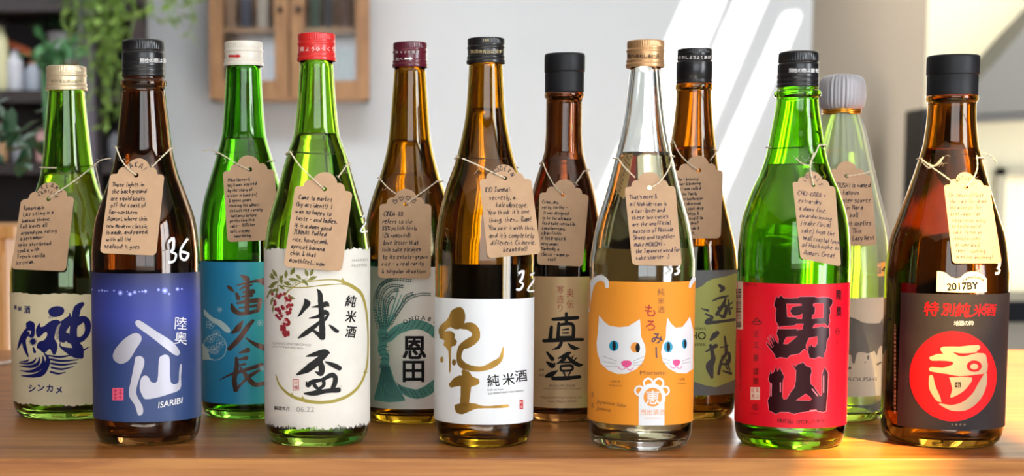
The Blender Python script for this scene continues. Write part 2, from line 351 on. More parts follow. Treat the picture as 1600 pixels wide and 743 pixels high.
E[12] = make_bottle(12, 1470, 92, 702, [(150,36),(170,36),(220,40),(250,47),(300,62),(340,75),(372,85),(425,92)], 232, G['brown'], 'brown glass bottle with black label, red disc and wide smooth stopper', ring=(154, 39), liqm=LIQA)
cb = mat('cap_black', srgb(24, 24, 27), 0.32, 0.0, coat=0.2); sm = mat('stopper_black_matte', srgb(24, 25, 30), 0.5, spec=.35)
gold_m = mat('cap_gold', srgb(232, 214, 180), 0.35, 0.55); wcap = mat('cap_white', srgb(232, 226, 214), 0.35, coat=0.3)
rcap = mat('cap_red', srgb(214, 40, 38), 0.35, coat=0.3); mcap = mat('cap_maroon', srgb(96, 22, 42), 0.3, coat=0.4); ccap = mat('cap_copper', srgb(208, 162, 116), 0.35, 0.6)
make_cap(E[1], 103, 141, 32.5, gold_m, 'short'); make_cap(E[2], 63, 121, 34, cb, 'tall'); make_cap(E[3], 65, 103, 31, wcap, 'short')
make_cap(E[4], 52, 95, 30.5, rcap, 'short'); make_cap(E[5], 66, 105, 27.5, mcap, 'short'); make_cap(E[6], 59, 99, 30, cb, 'short')
make_cap(E[7], 83, 145, 31.5, sm, 'stopper', 'stopper'); make_cap(E[8], 63, 105, 30, ccap, 'short'); make_cap(E[9], 76, 131, 28, cb, 'short_tall')
make_cap(E[10], 81, 137, 32, cb, 'tall'); make_cap(E[12], 86, 150, 39.5, sm, 'stopper', 'stopper')
# ---------------------------------------------------------------- printing on the bottles' surfaces
def surf(b, px, py, off, rfix=None):
    """photo pixel -> point on the bottle's surface of revolution (bottle-local)"""
    d = ray(px, py); r = b.R
    ox, oy = CAM.x-b.cx, CAM.y-b.cy
    for _ in range(1 if rfix else 5):
        q = (rfix or r)+off
        A = d.x**2+d.y**2; B = ox*d.x+oy*d.y; D = B*B-A*(ox*ox+oy*oy-q*q)
        t = (-B-math.sqrt(max(D, 0)))/A
        p = CAM+d*t; r = radius(b, p.z-TOP)
    x, y = p.x-b.cx, p.y-b.cy
    if D < 0: l = math.hypot(x, y); x, y = x/l*q, y/l*q
    return Vector((x, y, p.z-TOP))
FONT_CACHE = {}
def text2d(s, bold=0.0, res=3):
    k = (s, bold)
    if k not in FONT_CACHE:
        c = bpy.data.curves.new('t', 'FONT'); c.body = s; c.size = 1; c.resolution_u = res; c.offset = bold; c.fill_mode = 'BOTH'
        o = bpy.data.objects.new('t', c); me = bpy.data.meshes.new_from_object(o)
        FONT_CACHE[k] = ([(v.co.x, v.co.y) for v in me.vertices], [tuple(p.vertices) for p in me.polygons])
        bpy.data.objects.remove(o); bpy.data.meshes.remove(me); bpy.data.curves.remove(c)
    return FONT_CACHE[k]
class Print:
    """flat print drawn in photo pixels (origin Z=(x0, y0, scale) of a crop), then laid on a surface"""
    def __init__(s, Z=(0, 0, 1), k=1.0): s.v = []; s.f = []; s.Z = Z; s.done = []; s.k = k
    def nxt(s):
        if s.v: s.done.append((s.v, s.f)); s.v = []; s.f = []
    def q(s, x, y): return (s.Z[0]+x/s.Z[2], s.Z[1]+y/s.Z[2])
    def raw(s, vs, fs):
        o = len(s.v); s.v += vs; s.f += [tuple(i+o for i in f) for f in fs]
    def poly(s, pts, smooth=0, holes=()):
        if smooth: pts = curve(list(pts)+[pts[0]], smooth)[:-1]
        loops = [pts]+list(holes)
        P = [[Vector((*s.q(*p), 0)) for p in l] for l in loops]
        tri = tessellate_polygon(P); flat = [(v.x, v.y) for l in P for v in l]
        s.raw(flat, [tuple(t) for t in tri])
    def rect(s, x0, y0, x1, y1): s.poly([(x0, y0), (x1, y0), (x1, y1), (x0, y1)])
    def disc(s, x, y, rx, ry=None, n=20):
        ry = ry or rx; s.poly([(x+rx*math.cos(2*PI*k/n), y+ry*math.sin(2*PI*k/n)) for k in range(n)])
    def ring(s, x, y, rx, wd, ry=None, n=28, a0=0, a1=2*PI):
        ry = ry or rx; s.stroke([(x+rx*math.cos(a0+(a1-a0)*k/n), y+ry*math.sin(a0+(a1-a0)*k/n), wd) for k in range(n+1)], k=1, caps=False)
    def stroke(s, pts, wd=None, k=6, caps=True, rough=0.0):
        if wd is not None: pts = [(p[0], p[1], wd) for p in pts]
        c = curve(pts, k) if k > 1 else pts
        c = [(*s.q(x, y), w_*s.k/s.Z[2]/2) for x, y, w_ in c]
        n = len(c); L = []; Rr = []; 
        for i, (x, y, h) in enumerate(c):
            a, b_ = c[max(0, i-1)], c[min(n-1, i+1)]; dx, dy = b_[0]-a[0], b_[1]-a[1]; l = math.hypot(dx, dy) or 1
            nx, ny = -dy/l, dx/l; h1 = h*(1+rough*R.uniform(-1, 1)); h2 = h*(1+rough*R.uniform(-1, 1))
            L.append((x+nx*h1, y+ny*h1)); Rr.append((x-nx*h2, y-ny*h2))
        s.raw(L+Rr, [(i, i+1, n+i+1, n+i) for i in range(n-1)])
        if caps:
            for (x, y, h), g in ((c[0], c[1]), (c[-1], c[-2])):
                if h > 0.5: s.raw([(x+h*math.cos(2*PI*j/10), y+h*math.sin(2*PI*j/10)) for j in range(10)], [tuple(range(10))])
    def text(s, body, x, y, h, ang=0, sx=1.0, shear=0.0, bold=0.0, align='l', spacing=0.0):
        """baseline start (or centre) at crop point; h = font size in crop px"""
        ca, sa = math.cos(math.radians(ang)), math.sin(math.radians(ang))
        if spacing:
            for i, ch in enumerate(body): s.text(ch, x+i*spacing*ca, y-i*spacing*sa, h, ang, sx, shear, bold, 'c')
            return
        vs, fs = text2d(body)
        if not vs: return
        x0 = min(v[0] for v in vs); x1 = max(v[0] for v in vs); off = {'l': x0, 'c': (x0+x1)/2, 'r': x1}[align]
        y0 = (min(v[1] for v in vs)+max(v[1] for v in vs))/2 if align == 'c' else 0
        out = []
        for u, v in vs:
            u -= off; v -= y0; u = (u+v*shear)*sx*h; v = v*h
            out.append((x+u*ca-v*sa, y-(u*sa+v*ca)))
        e = bold*h*.8
        for dx, dy in (((-e, -e), (e, -e), (-e, e), (e, e)) if bold else ((0, 0),)): s.raw([s.q(a+dx, b_+dy) for a, b_ in out], fs)
    def arc(s, body, cx, cy, rad, a0, a1, h, bold=0.0):
        n = len(body)
        for i, ch in enumerate(body):
            a = math.radians(a0+(a1-a0)*(i+0.5)/n); s.text(ch, cx+rad*math.sin(a), cy-rad*math.cos(a), h, -math.degrees(a), bold=bold, align='c')
    def lay(s, name, m, parent, fn, step=3.5, **tags):
        if s.done:
            s.nxt(); o = None
            for v, f in s.done: q = Print(); q.v, q.f = v, f; o = q.lay(name, m, parent, fn, step, **tags)
            return o
        if not s.v: return None
        if 'lettering' in name or name in ('seal_marks', 'printed_flowers', 'printed_lights', 'printed_glow', 'printed_rice_ears', 'printed_leaves', 'printed_berries', 'berry_spots', 'barcode_bars', 'printed_whiskers', 'character_outlines', 'printed_orange_marks', 'painted_number', 'handwriting', 'printed_wreath', 'printed_branch', 'brush_drawing', 'printed_bull', 'printed_toes'): tags.setdefault('kind', 'stuff')
        bm = bmesh.new(); vs = [bm.verts.new((x, y, 0)) for x, y in s.v]
        for f in s.f:
            if len(set(f)) >= 3:
                try: bm.faces.new([vs[i] for i in f])
                except ValueError: pass
        if step:
            x0 = min(v[0] for v in s.v); x1 = max(v[0] for v in s.v)
            for k in range(int((x1-x0)/step)):
                bmesh.ops.bisect_plane(bm, geom=bm.verts[:]+bm.edges[:]+bm.faces[:], plane_co=(x0+step*(k+1), 0, 0), plane_no=(1, 0, 0))
        for v in bm.verts: v.co = fn(v.co.x, v.co.y)
        bm.normal_update(); me = bpy.data.meshes.new(name); bm.to_mesh(me); bm.free()
        o = bpy.data.objects.new(name, me); COL.objects.link(o); o.parent = parent; me.materials.append(m)
        for k, v in tags.items(): o[k] = v
        return o
    def on(s, b, name, m, layer=1, parent=None, step=3.5, **t):
        return s.lay(name, m, parent or b.root, lambda x, y: surf(b, x, y, 0.00042+0.00011*layer, b.R if layer < 20 else None), step, **t)
    def glass(s, b, name, m, parent=None):
        return s.lay(name, m, parent or b.root, lambda x, y: surf(b, x, y, 0.0003), 3.5)
def ang_of(b, px, py):
    p = surf(b, px, py, 0.0004, b.R); return math.atan2(p.x, -p.y)
def make_label(b, name, pxl, pxr, xc, ytop, ybot, m, torn=0.0, back=(False, 0), seed=0):
    z1 = surf(b, xc, ytop, 0.0004, b.R).z; z0 = surf(b, xc, ybot, 0.0004, b.R).z
    a0 = math.radians(-96) if pxl is None else ang_of(b, pxl, ybot-60); a1 = math.radians(96) if pxr is None else ang_of(b, pxr, ybot-60)
    r0, r1 = b.R+0.00015, b.R+0.00040; n = 200 if torn else 72; k = M(); rr_ = random.Random(seed)
    vs = []
    for i in range(n+1):
        a = a0+(a1-a0)*i/n; t0 = torn*(rr_.uniform(-.6, .6)+0.8*math.sin(i*0.21)+0.5*math.sin(i*0.77)); t1 = torn*(rr_.uniform(-.35, .35)+0.8*math.sin(i*.13+1)+0.4*math.sin(i*.61))
        for r, z in ((r1, z0+t0), (r1, z1+t1), (r0, z1+t1), (r0, z0+t0)): vs.append((r*math.sin(a), -r*math.cos(a), z))
    fs = []
    for i in range(n):
        for j in range(4): fs.append((4*i+j, 4*i+4+j, 4*i+4+(j+1) % 4, 4*i+(j+1) % 4))
    fs += [(0, 1, 2, 3), (4*n+3, 4*n+2, 4*n+1, 4*n)]
    k.add(vs, fs); o = k.build(name, m, b.root, smooth=True); sharp(o, 40)
    b.lab = o; b.lz = (z0, z1); return o
def back_label(b, z0, z1, half=72):
    r0, r1 = b.R+0.00012, b.R+0.0003; k = M(); n = 48; vs = []
    for i in range(n+1):
        a = math.radians(180-half+2*half*i/n)
        for r, z in ((r1, z0), (r1, z1), (r0, z1), (r0, z0)): vs.append((r*math.sin(a), -r*math.cos(a), z))
    k.add(vs, [(4*i+j, 4*i+4+j, 4*i+4+(j+1) % 4, 4*i+(j+1) % 4) for i in range(n) for j in range(4)]+[(0, 1, 2, 3), (4*n+3, 4*n+2, 4*n+1, 4*n)])
    return k.build('back_label', thin_paper if b.key == 8 else paper_back, b.root, smooth=False)
ink = mat('ink_black', srgb(20, 18, 18), 0.6, spec=.25); navy = mat('ink_navy', srgb(16, 24, 98), 0.6, spec=.25); whi = mat('ink_white', srgb(238, 238, 240), 0.5)
silver = mat('foil_silver', srgb(186, 186, 200), 0.42, 0.35); goldink = mat('foil_gold', srgb(176, 136, 62), 0.32, 0.7); redink = mat('ink_red', srgb(196, 38, 40), 0.5)
pinkink = mat('ink_pink', srgb(232, 92, 128), 0.5); brownfoil = mat('foil_bronze', srgb(112, 84, 74), 0.25, 0.75); olive = mat('ink_olive', srgb(160, 146, 62), 0.6)
leafink = mat('ink_leaf_green', srgb(120, 122, 52), 0.6); berry = mat('ink_berry', srgb(150, 34, 42), 0.5); greyink = mat('ink_grey', srgb(150, 148, 140), 0.6)
teal = mat('ink_teal', srgb(80, 142, 130), 0.6); tealdk = mat('ink_dark_teal', srgb(36, 76, 70), 0.6); teallt = mat('ink_light_teal', srgb(130, 170, 156), 0.6)
brownink = mat('ink_brown', srgb(140, 80, 40), 0.6); orangeink = mat('ink_orange', srgb(232, 146, 52), 0.5)
# --- bottle 1, cream label with navy drawing
b = E[1]; make_label(b, 'front_label', None, None, 100, 459, 633, mat('paper_cream', srgb(222, 214, 180), 0.75, bump=0.3, bscale=500, var=0.04, vscale=60), torn=0.0006, seed=3)
p = Print((20, 455, 4.37))
p.poly([(240,135),(258,112),(300,100),(340,108),(352,132),(335,160),(295,175),(255,165)], 4)
for x in (250, 262, 275): p.stroke([(x, 168, 5), (x-8, 188, 2)])
p.poly([(160,300),(158,255),(185,212),(188,240),(215,235),(255,203),(300,192),(330,212),(300,240),(290,290),(285,320),(305,360),(300,410),(280,435),(262,405),(250,392),(215,420),(180,395),(162,380),(175,345),(215,330),(235,295),(225,275),(195,300),(175,315)], 3)
p.poly([(90,215),(115,200),(145,213),(150,245),(125,268),(95,258)], 4)
for st in ([(100,255,20),(78,285,26),(55,335,26),(32,395,6)], [(105,285,24),(78,325,26),(82,380,26),(104,442,10)], [(140,250,22),(132,300,30),(110,300,16)], [(140,385,14),(150,412,20)],
           [(215,420,8),(240,470,30),(205,550,40),(140,575,26),(58,575,5)], [(205,440,6),(208,490,26),(170,530,30),(115,545,18),(48,540,4)], [(182,450,6),(172,490,22),(125,512,22),(46,508,4)], [(158,456,6),(140,480,18),(100,492,16),(42,488,4)], [(112,462,4),(95,474,12),(45,480,4)],
           [(240,436,10),(320,446,16),(400,434,8)], [(258,462,14),(340,474,16),(450,464,5)], [(262,490,14),(340,500,16),(440,486,5)], [(264,518,14),(335,530,14),(415,512,5)], [(258,548,14),(310,560,14),(362,550,4)],
           [(474,86,30),(440,120,52),(424,200,50),(412,280,52),(425,350,60),(450,400,70),(465,440,40)], [(325,335,20),(340,265,50),(375,205,64),(430,210,60),(478,188,46),(510,215,46),(508,280,38),(470,325,36),(410,330,60),(355,300,50)],
           [(330,210,16),(385,175,20),(388,145,4)], [(325,345,4),(330,380,16),(420,420,60),(462,436,44)], [(450,420,24),(520,378,4)], [(335,250,30),(345,330,40)]): p.stroke(st, rough=0.06)
for y in range(230, 315, 12): p.stroke([(298, y+12, 6), (330, y-4, 4)])
p.disc(138, 342, 20)
for k in range(14): a = k*PI/7; p.stroke([(138+18*math.cos(a), 342+18*math.sin(a), 5), (138+30*math.cos(a), 342+30*math.sin(a), 3)])
p.on(b, 'brush_drawing', navy, 1, b.lab)
p = Print((20, 455, 4.37)); p.text('純', 18, 107, 34, sx=.5, bold=.03, align='c'); p.text('米', 48, 118, 38, sx=.8, bold=.03, align='c'); p.text('酒', 98, 124, 54, sx=.8, bold=.03, align='c')
for ch, x, y in (('シ', 132, 660), ('ン', 192, 657), ('カ', 252, 660), ('メ', 315, 672)): p.text(ch, x, y, 56, bold=.035, align='c')
p.on(b, 'lettering', navy, 1, b.lab)
# --- bottle 2, blue label
b = E[2]
la = make_label(b, 'front_label', 143, 315, 229, 427, 659, mat('x', (0, 0, 0)))
la.data.materials[0] = ramp_mat('paper_night_blue', [(0, srgb(42, 68, 116)), (.5, srgb(40, 58, 116)), (.72, srgb(54, 68, 158)), (.86, srgb(52, 64, 142)), (1, srgb(38, 44, 84))], 'Z', *b.lz, rough=0.45, coat=0.05)
p = Print((140, 420, 3.096))
p.poly([(112,415),(125,385),(165,340),(215,310),(245,318),(250,345),(225,385),(190,440),(150,458),(118,440)], 4); p.nxt()
p.poly([(220,255),(235,247),(262,260),(330,305),(400,350),(435,395),(432,415),(412,415),(370,385),(300,330),(245,290),(225,272)], 3); p.nxt()
p.poly([(222,425),(245,420),(263,435),(262,470),(240,530),(225,600),(255,660),(257,698),(235,706),(220,660),(195,622),(190,590),(200,540),(212,480)], 3); p.nxt()
p.poly([(245,540),(255,520),(275,515),(290,530),(298,545),(328,540),(335,440),(350,418),(375,415),(388,440),(392,545),(428,550),(433,500),(438,462),(446,465),(442,520),(438,580),(380,605),(320,622),(270,628),(255,610),(243,580)], 3)
p.on(b, 'brush_character', silver, 1, b.lab)
p = Print((140, 420, 3.096)); p.text('陸', 442, 262, 66, ang=-4, bold=.0, align='c'); p.text('奥', 442, 333, 66, ang=-4, bold=.0, align='c')
p.text('ISARIBI', 332, 672, 40, ang=12, shear=.3, sx=1.02, bold=.012); p.on(b, 'lettering', whi, 1, b.lab)
p = Print((140, 420, 3.096)); p.rect(110, 575, 164, 635); p.on(b, 'seal', pinkink, 1, b.lab)
p = Print((140, 420, 3.096))
for x0, y0 in ((118,585),(118,603),(118,620),(142,583),(142,598),(142,618)): p.rect(x0, y0, x0+14, y0+4); p.rect(x0+4, y0-3, x0+7, y0+12)
p.on(b, 'seal_marks', berry, 2, b.lab)
p = Print((140, 420, 3.096)); g_ = Print((140, 420, 3.096))
for x, y, r in ((12,98,4),(45,104,4),(60,103,5),(74,106,4),(86,105,3),(118,104,4),(148,115,9),(182,108,3),(195,121,8),(218,112,7),(240,109,3),(255,108,4),(270,107,7),(333,100,6),(364,104,11),(385,120,5),(425,97,7),(446,96,4)):
    p.disc(x, y, r*.6); g_.disc(x, y, r*1.35)
g_.on(b, 'printed_glow', mat('ink_pale_blue', srgb(120, 134, 226), 0.4), 1, b.lab); p.on(b, 'printed_lights', mat('ink_ice', srgb(214, 222, 255), 0.4), 2, b.lab)
# --- bottle 3, turquoise label
b = E[3]; la = make_label(b, 'front_label', None, None, 375, 409, 631, mat('x', (0, 0, 0)))
la.data.materials[0] = ramp_mat('paper_turquoise', [(0, srgb(34, 136, 196)), (.45, srgb(40, 154, 206)), (.75, srgb(46, 182, 190)), (1, srgb(70, 200, 170))], 'X', -b.R, b.R*.8, rough=0.42, coat=0.05)
p = Print((345, 420, 3.714), 1.2)
for i_, st in enumerate(([(38,98,8),(55,112,20),(76,132,6)], [(118,36,8),(150,58,30),(156,70,14)], [(92,96,4),(150,80,14),(212,68,16),(250,72,38)], [(110,115,6),(150,100,14),(180,92,8)], [(90,142,14),(102,170,22)], [(128,135,8),(186,130,26)],
           [(122,160,8),(178,152,18)], [(64,206,12),(74,235,26),(110,258,20),(160,254,18),(215,240,18)], [(95,198,10),(150,188,20),(226,180,26)], [(228,180,22),(220,230,20)], [(105,226,6),(205,212,16)], [(155,95,22),(152,250,24)],
           [(126,302,8),(100,342,30),(66,370,12)], [(186,300,16),(150,342,24),(110,400,26),(50,462,22)], [(144,398,6),(190,430,18),(244,455,30)],
           [(108,486,6),(156,470,26)], [(104,524,8),(148,515,20)], [(90,515,14),(92,570,24),(78,640,24),(88,700,24)], [(-8,644,3),(50,614,10),(110,595,16),(238,555,20)], [(105,558,6),(140,550,12)],
           [(85,700,24),(120,665,10),(165,622,20),(225,585,12)], [(112,566,5),(148,620,22),(195,668,24),(246,662,18)])):
    if i_ in (12, 15): p.nxt()
    p.stroke(st, rough=.04)
p.on(b, 'brush_character', brownfoil, 1, b.lab)
p = Print((310, 400, 3.096))
p.poly([(28,255),(70,295),(112,312),(152,350),(148,370),(125,362),(98,336),(60,312),(28,282)], 3)
p.on(b, 'printed_cloth', mat('ink_pale_aqua', srgb(196, 226, 234), 0.45), 1, b.lab)
p = Print((310, 400, 3.096)); p.ring(80, 440, 56, 3.0, 62)
for x, y, r in ((58,330,22),(88,375,20),(105,420,22),(60,400,20),(80,450,24),(50,455,20),(103,258,12),(300,322,16),(310,540,14)):
    for k in range(5): a = k*2*PI/5; p.ring(x+r*.55*math.cos(a), y+r*.55*math.sin(a), r*.42, 1.6, n=10)
    p.disc(x, y, r*.16)
for k in range(14): a = k*PI/7; p.stroke([(80+8*math.cos(a), 455+8*math.sin(a), 1.5), (80+22*math.cos(a), 455+22*math.sin(a), 1.5)])
p.poly([(20,420),(45,450),(55,490),(75,500),(20,500)])
p.on(b, 'printed_flowers', mat('ink_pale_aqua', srgb(196, 226, 234), 0.45), 1, b.lab)
# --- bottle 4, deckled white label
b = E[4]; make_label(b, 'front_label', None, None, 496, 390, 668, mat('paper_washi', srgb(226, 222, 214), 0.85, bump=0.5, bscale=420, var=0.03, vscale=90), torn=0.0011, seed=9)
k = M(); z0, z1 = b.lz; rf = random.Random(4)     # loose fibres along the torn edges
for _ in range(520):
    a = rf.uniform(-1.6, 1.6); z = z0 if rf.random() < .7 else z1; d = -1 if z == z0 else 1; l = rf.uniform(.0006, .0028)*(1 if z == z0 else .5); da = rf.uniform(-.02, .02); r_ = b.R+.0003
    p0 = (r_*math.sin(a), -r_*math.cos(a), z-d*.001); p1 = (r_*math.sin(a+.006), -r_*math.cos(a+.006), z-d*.001); q_ = (r_*math.sin(a+da), -r_*math.cos(a+da), z+d*l); k.add([p0, p1, q_], [(0, 1, 2)])
k.build('paper_fibres', mat('paper_fibre', srgb(230, 228, 222), 0.9), b.lab, kind='stuff')
A_ = (415, 410, 6.194); B_ = (415, 520, 5.306); C_ = (410, 370, 2.397)
p = Print(A_, 1.22)
p.poly([(375,345),(410,360),(435,385),(425,420),(385,460),(345,505),(308,525),(330,480),(350,440),(370,390)], 3)
for st in ([(500,258,10),(526,300,36),(534,400,42),(545,550,42),(548,650,50),(552,722,44)], [(447,430,8),(520,420,26),(585,402,46),(606,414,22)], [(422,537,10),(500,522,26),(570,482,44),(604,496,24),(580,545,24),(555,570,14)],
           [(540,560,20),(470,620,34),(390,680,40),(318,728,12)], [(440,648,10),(485,672,26),(545,722,44)]): p.stroke(st, rough=.05)
p.poly([(608,598),(640,605),(690,640),(712,660),(700,678),(672,672),(635,640)], 3); p.nxt(); p.Z = B_
for st in ([(338,192,8),(420,172,34),(490,155,36),(525,162,16)], [(505,165,36),(440,225,48),(350,295,50),(262,342,14)], [(450,235,36),(466,290,44),(456,335,36),(412,320,6)], [(497,238,10),(555,262,32),(612,290,34)],
           [(338,405,10),(352,432,32),(385,402,28),(470,385,24),(545,348,34),(578,368,34),(572,420,34),(548,466,26)], [(395,405,30),(412,440,26),(435,462,20)], [(478,390,28),(482,430,24),(440,466,22)], [(322,500,12),(400,498,36),(500,480,30),(604,470,36)]): p.stroke(st, rough=.05)
p.on(b, 'brush_character', mat('ink_charcoal', srgb(34, 34, 34), 0.7, spec=.25), 2, b.lab)
p = Print(A_)
for ch, y in (('純', 372), ('米', 520), ('酒', 668)): p.text(ch, 826, y, 122, ang=-5, shear=.12, sx=.86, bold=.022, align='c')
p.Z = B_; p.text('製造年月', 70, 632, 34, ang=-3, sx=.98, bold=.02); p.on(b, 'lettering', ink, 2, b.lab)
p = Print(B_); p.text('06.22', 255, 652, 62, ang=0, sx=1.1); p.text('CHIYONOBONO', 58, 92, 27, ang=-3, sx=1.55, align='l'); p.text('Junmai Japanese Sake', 58, 114, 22, ang=-4, sx=1.35); p.ring(622, 444, 11, 2); p.text('R', 622, 444, 14, align='c')
p.Z = C_; p.text('SHARED', 335, 92, 13, ang=3, sx=1.3); p.text('PROMISE', 335, 112, 13, ang=3, sx=1.15)
p.on(b, 'small_lettering', greyink, 2, b.lab)
p = Print(C_); p.stroke([(50,515,4),(66,556,7),(105,592,10),(160,612,13),(215,619,12),(275,612,12),(330,588,11),(368,548,9),(390,490,7),(396,420,6),(395,340,6),(388,270,8),(372,215,11),(345,190,14),(310,172,12),(270,160,5),(200,163,4),(150,172,3)])
p.stroke([(330,180,8),(290,176,4),(230,180,4),(160,188,4),(110,188,4),(60,182,3)]); p.stroke([(82,225,3),(100,200,4),(140,172,4),(180,160,4)])
for x, y in ((365,205),(300,162),(110,592),(150,604),(385,505)): p.poly([(x-8,y+4),(x,y-10),(x+9,y+2),(x,y+6)])
p.on(b, 'printed_branch', olive, 1, b.lab)
p = Print(A_)
def leaf(p, x, y, l, a, wd):
    c, s_ = math.cos(math.radians(a)), math.sin(math.radians(a)); pts = [(0,0),(l*.25,-wd*.42),(l*.55,-wd*.5),(l*.85,-wd*.2),(l,0),(l*.8,wd*.25),(l*.5,wd*.5),(l*.2,wd*.35)]
    p.poly([(x+u*c+v*s_, y-u*s_+v*c) for u, v in pts], 2)
for x, y, l, a, wd in ((110,140,90,120,30),(95,160,70,150,28),(120,180,100,210,34),(140,170,60,60,26),(160,205,90,105,30),(175,190,80,340,34),(195,150,80,85,34),(215,155,120,350,30),(240,120,85,60,34),(270,105,50,80,20),
                       (345,165,75,135,30),(350,160,80,320,30),(410,135,80,110,34),(430,130,80,65,34),(415,165,90,20,36),(375,180,60,310,24),(120,240,60,250,26),(90,225,70,190,26),(60,250,80,240,24),(70,330,90,255,24),(105,250,80,215,30),(130,215,70,320,26),(215,325,80,340,26),(75,400,90,265,16),(50,100,60,300,24),(115,290,60,250,22),(30,300,50,250,18)):
    leaf(p, x, y, l, a, wd)
for st in ([(110,140),(150,200),(210,235),(245,240)], [(150,170),(300,190),(400,150)], [(120,180),(110,280),(70,350)], [(190,310),(220,260),(270,210),(330,180)]): p.stroke(st, 5)
p.on(b, 'printed_leaves', leafink, 2, b.lab)
p = Print(A_); rb = random.Random(5); k = 0
while k < 46:
    t = rb.random(); x = 150+45*t+rb.uniform(-1, 1)*(95-70*t); y = 300+t*400
    if t < .3 and x > 230: y += 30
    p.disc(x, y, rb.uniform(14, 19), n=12); k += 1
for x, y in ((235,365),(255,410),(240,450),(210,480),(205,600),(185,660),(190,705),(90,400),(100,450),(105,510)): p.disc(x, y, 17, n=12)
for x, y in ((150,290),(205,330)): p.stroke([(x, y, 5), (x-10, y+60, 4)])
p.on(b, 'printed_berries', berry, 2, b.lab)
p = Print(A_)
for k in range(40): t = rb.random(); p.disc(160+30*t+rb.uniform(-1, 1)*(75-60*t), 310+t*380, 5, n=8)
p.on(b, 'berry_spots', mat('ink_light_red', srgb(196, 78, 78), 0.5), 3, b.lab)
p = Print(B_); 
for q_ in (((228,385),(272,385)), ((272,385),(275,470)), ((275,470),(228,474)), ((228,474),(228,385))): p.stroke([q_[0], q_[1]], 5)
p.text('公', 250, 410, 34, align='c', bold=.01); p.text('福', 250, 448, 34, align='c', bold=.01); p.on(b, 'seal', redink, 2, b.lab)
# --- bottle 5, wreath label
b = E[5]; la = make_label(b, 'front_label', None, None, 635, 417, 639, mat('x', (0, 0, 0)))
la.data.materials[0] = ramp_mat('paper_sage_fade', [(0, srgb(134, 146, 120)), (.3, srgb(196, 200, 182)), (.55, srgb(232, 228, 220)), (1, srgb(214, 204, 196))], 'X', -b.R, b.R, rough=0.6)
W_ = (570, 420, 3.23); p = Print(W_)
p.stroke([(95,350,40),(120,345,46),(160,310,48),(215,288,48),(270,280,48),(325,300,46),(370,340,42)]); p.stroke([(175,590,16),(205,615,40),(260,630,48),(310,615,52),(350,585,48),(390,550,40)])
p.stroke([(90,320,50),(92,370,44),(86,410,40),(104,440,40),(98,490,46)]); p.poly([(84,485),(126,485),(150,560),(190,630),(205,662),(180,668),(120,672),(50,662),(46,645),(72,560)])
for x, y in ((45,190),(62,150),(95,150),(125,130),(165,115),(185,130),(195,150),(60,250)): p.stroke([(x, y, 4), ((x+90)/2+5, (y+330)/2, 8), (88, 340, 10)])
p.on(b, 'printed_wreath', teal, 1, b.lab)
p = Print(W_)
for i in range(13):
    t = i/12; c = curve([(95,350),(120,345),(160,310),(215,288),(270,280),(325,300),(370,340)], 6); x, y = c[int(t*(len(c)-1))]; p.stroke([(x-16, y+20, 2.5), (x-2, y+4, 3.5), (x+14, y-20, 2.5)])
    c = curve([(175,590),(205,615),(260,630),(310,615),(350,585),(390,550)], 6); x, y = c[int(t*(len(c)-1))]; p.stroke([(x-14, y-18, 2.5), (x, y+2, 3.5), (x+10, y+22, 2.5)])
for i in range(16): t = i/15; p.stroke([(88+34*t, 492, 2), (70+75*t, 570, 2.4), (52+148*t, 660, 1.4)])
for y in (330, 350, 390, 410, 432, 455, 484, 494): p.stroke([(70, y+6, 2.5), (95, y-4, 3.5), (124, y+4, 2.5)])
for pts in ([(70,300),(52,210),(56,130),(88,78),(150,52),(238,60)], [(85,300),(75,200),(90,120),(130,85),(196,88)], [(100,300),(96,210),(105,150),(140,110),(172,105)], [(120,290),(110,220),(125,160),(150,140)], [(130,280),(170,210),(220,150),(280,128),(334,128)], [(150,240),(190,180),(205,140),(245,122)], [(60,150),(75,90),(105,62),(140,46)]):
    c = curve(pts, 7)
    for i in range(0, len(c)-1):
        (x, y), (x2, y2) = c[i][:2], c[i+1][:2]; l = math.hypot(x2-x, y2-y) or 1
        for sg in (-1, 1): nx, ny = -(y2-y)/l*sg, (x2-x)/l*sg; p.stroke([(x+nx*2, y+ny*2, 3), (x+(x2-x)*.45+nx*6, y+(y2-y)*.45+ny*6, 6), (x+(x2-x)*.8+nx*6, y+(y2-y)*.8+ny*6, 2)], k=2, caps=False)
p.on(b, 'printed_rice_ears', tealdk, 2, b.lab)
p = Print(W_); p.text('恩', 250, 396, 128, bold=.03, align='c'); p.nxt(); p.text('田', 246, 516, 122, sx=1.05, bold=.03, align='c'); p.on(b, 'brush_character', ink, 3, b.lab)
p = Print(W_); p.arc('ONDA88', 280, 395, 150, -36, 36, 30, bold=.012); p.on(b, 'small_lettering', ink, 3, b.lab)
# --- bottle 6, white label with gold characters
b = E[6]; make_label(b, 'front_label', None, None, 755, 467, 663, mat('paper_white', srgb(226, 230, 236), 0.45, coat=.15))
N_ = (675, 450, 3.377); p = Print(N_, 1.3)
p.poly([(88,150),(105,115),(145,98),(168,115),(176,150),(168,190),(150,212),(122,216),(96,205),(70,222),(44,250),(34,225),(45,195),(75,170)], 3)
p.poly([(44,235),(60,228),(100,225),(122,245),(118,262),(132,280),(120,305),(102,312),(98,432),(90,438),(86,330),(60,300),(66,275),(40,262)], 2)
p.disc(52, 376, 9, 16); p.disc(116, 390, 11, 17)
p.stroke([(160,205,16),(195,200,34),(228,222,34),(228,262,34),(190,290,36),(155,312,26),(142,360,20),(155,398,28),(200,420,24),(265,424,20),(325,400,26),(362,370,18),(376,312,5)], rough=.05); p.nxt()
p.stroke([(104,508,24),(140,490,42),(190,490,50),(232,492,30)], rough=.05); p.stroke([(168,440,20),(182,470,44),(176,560,38),(172,600,38),(165,640,30)], rough=.05)
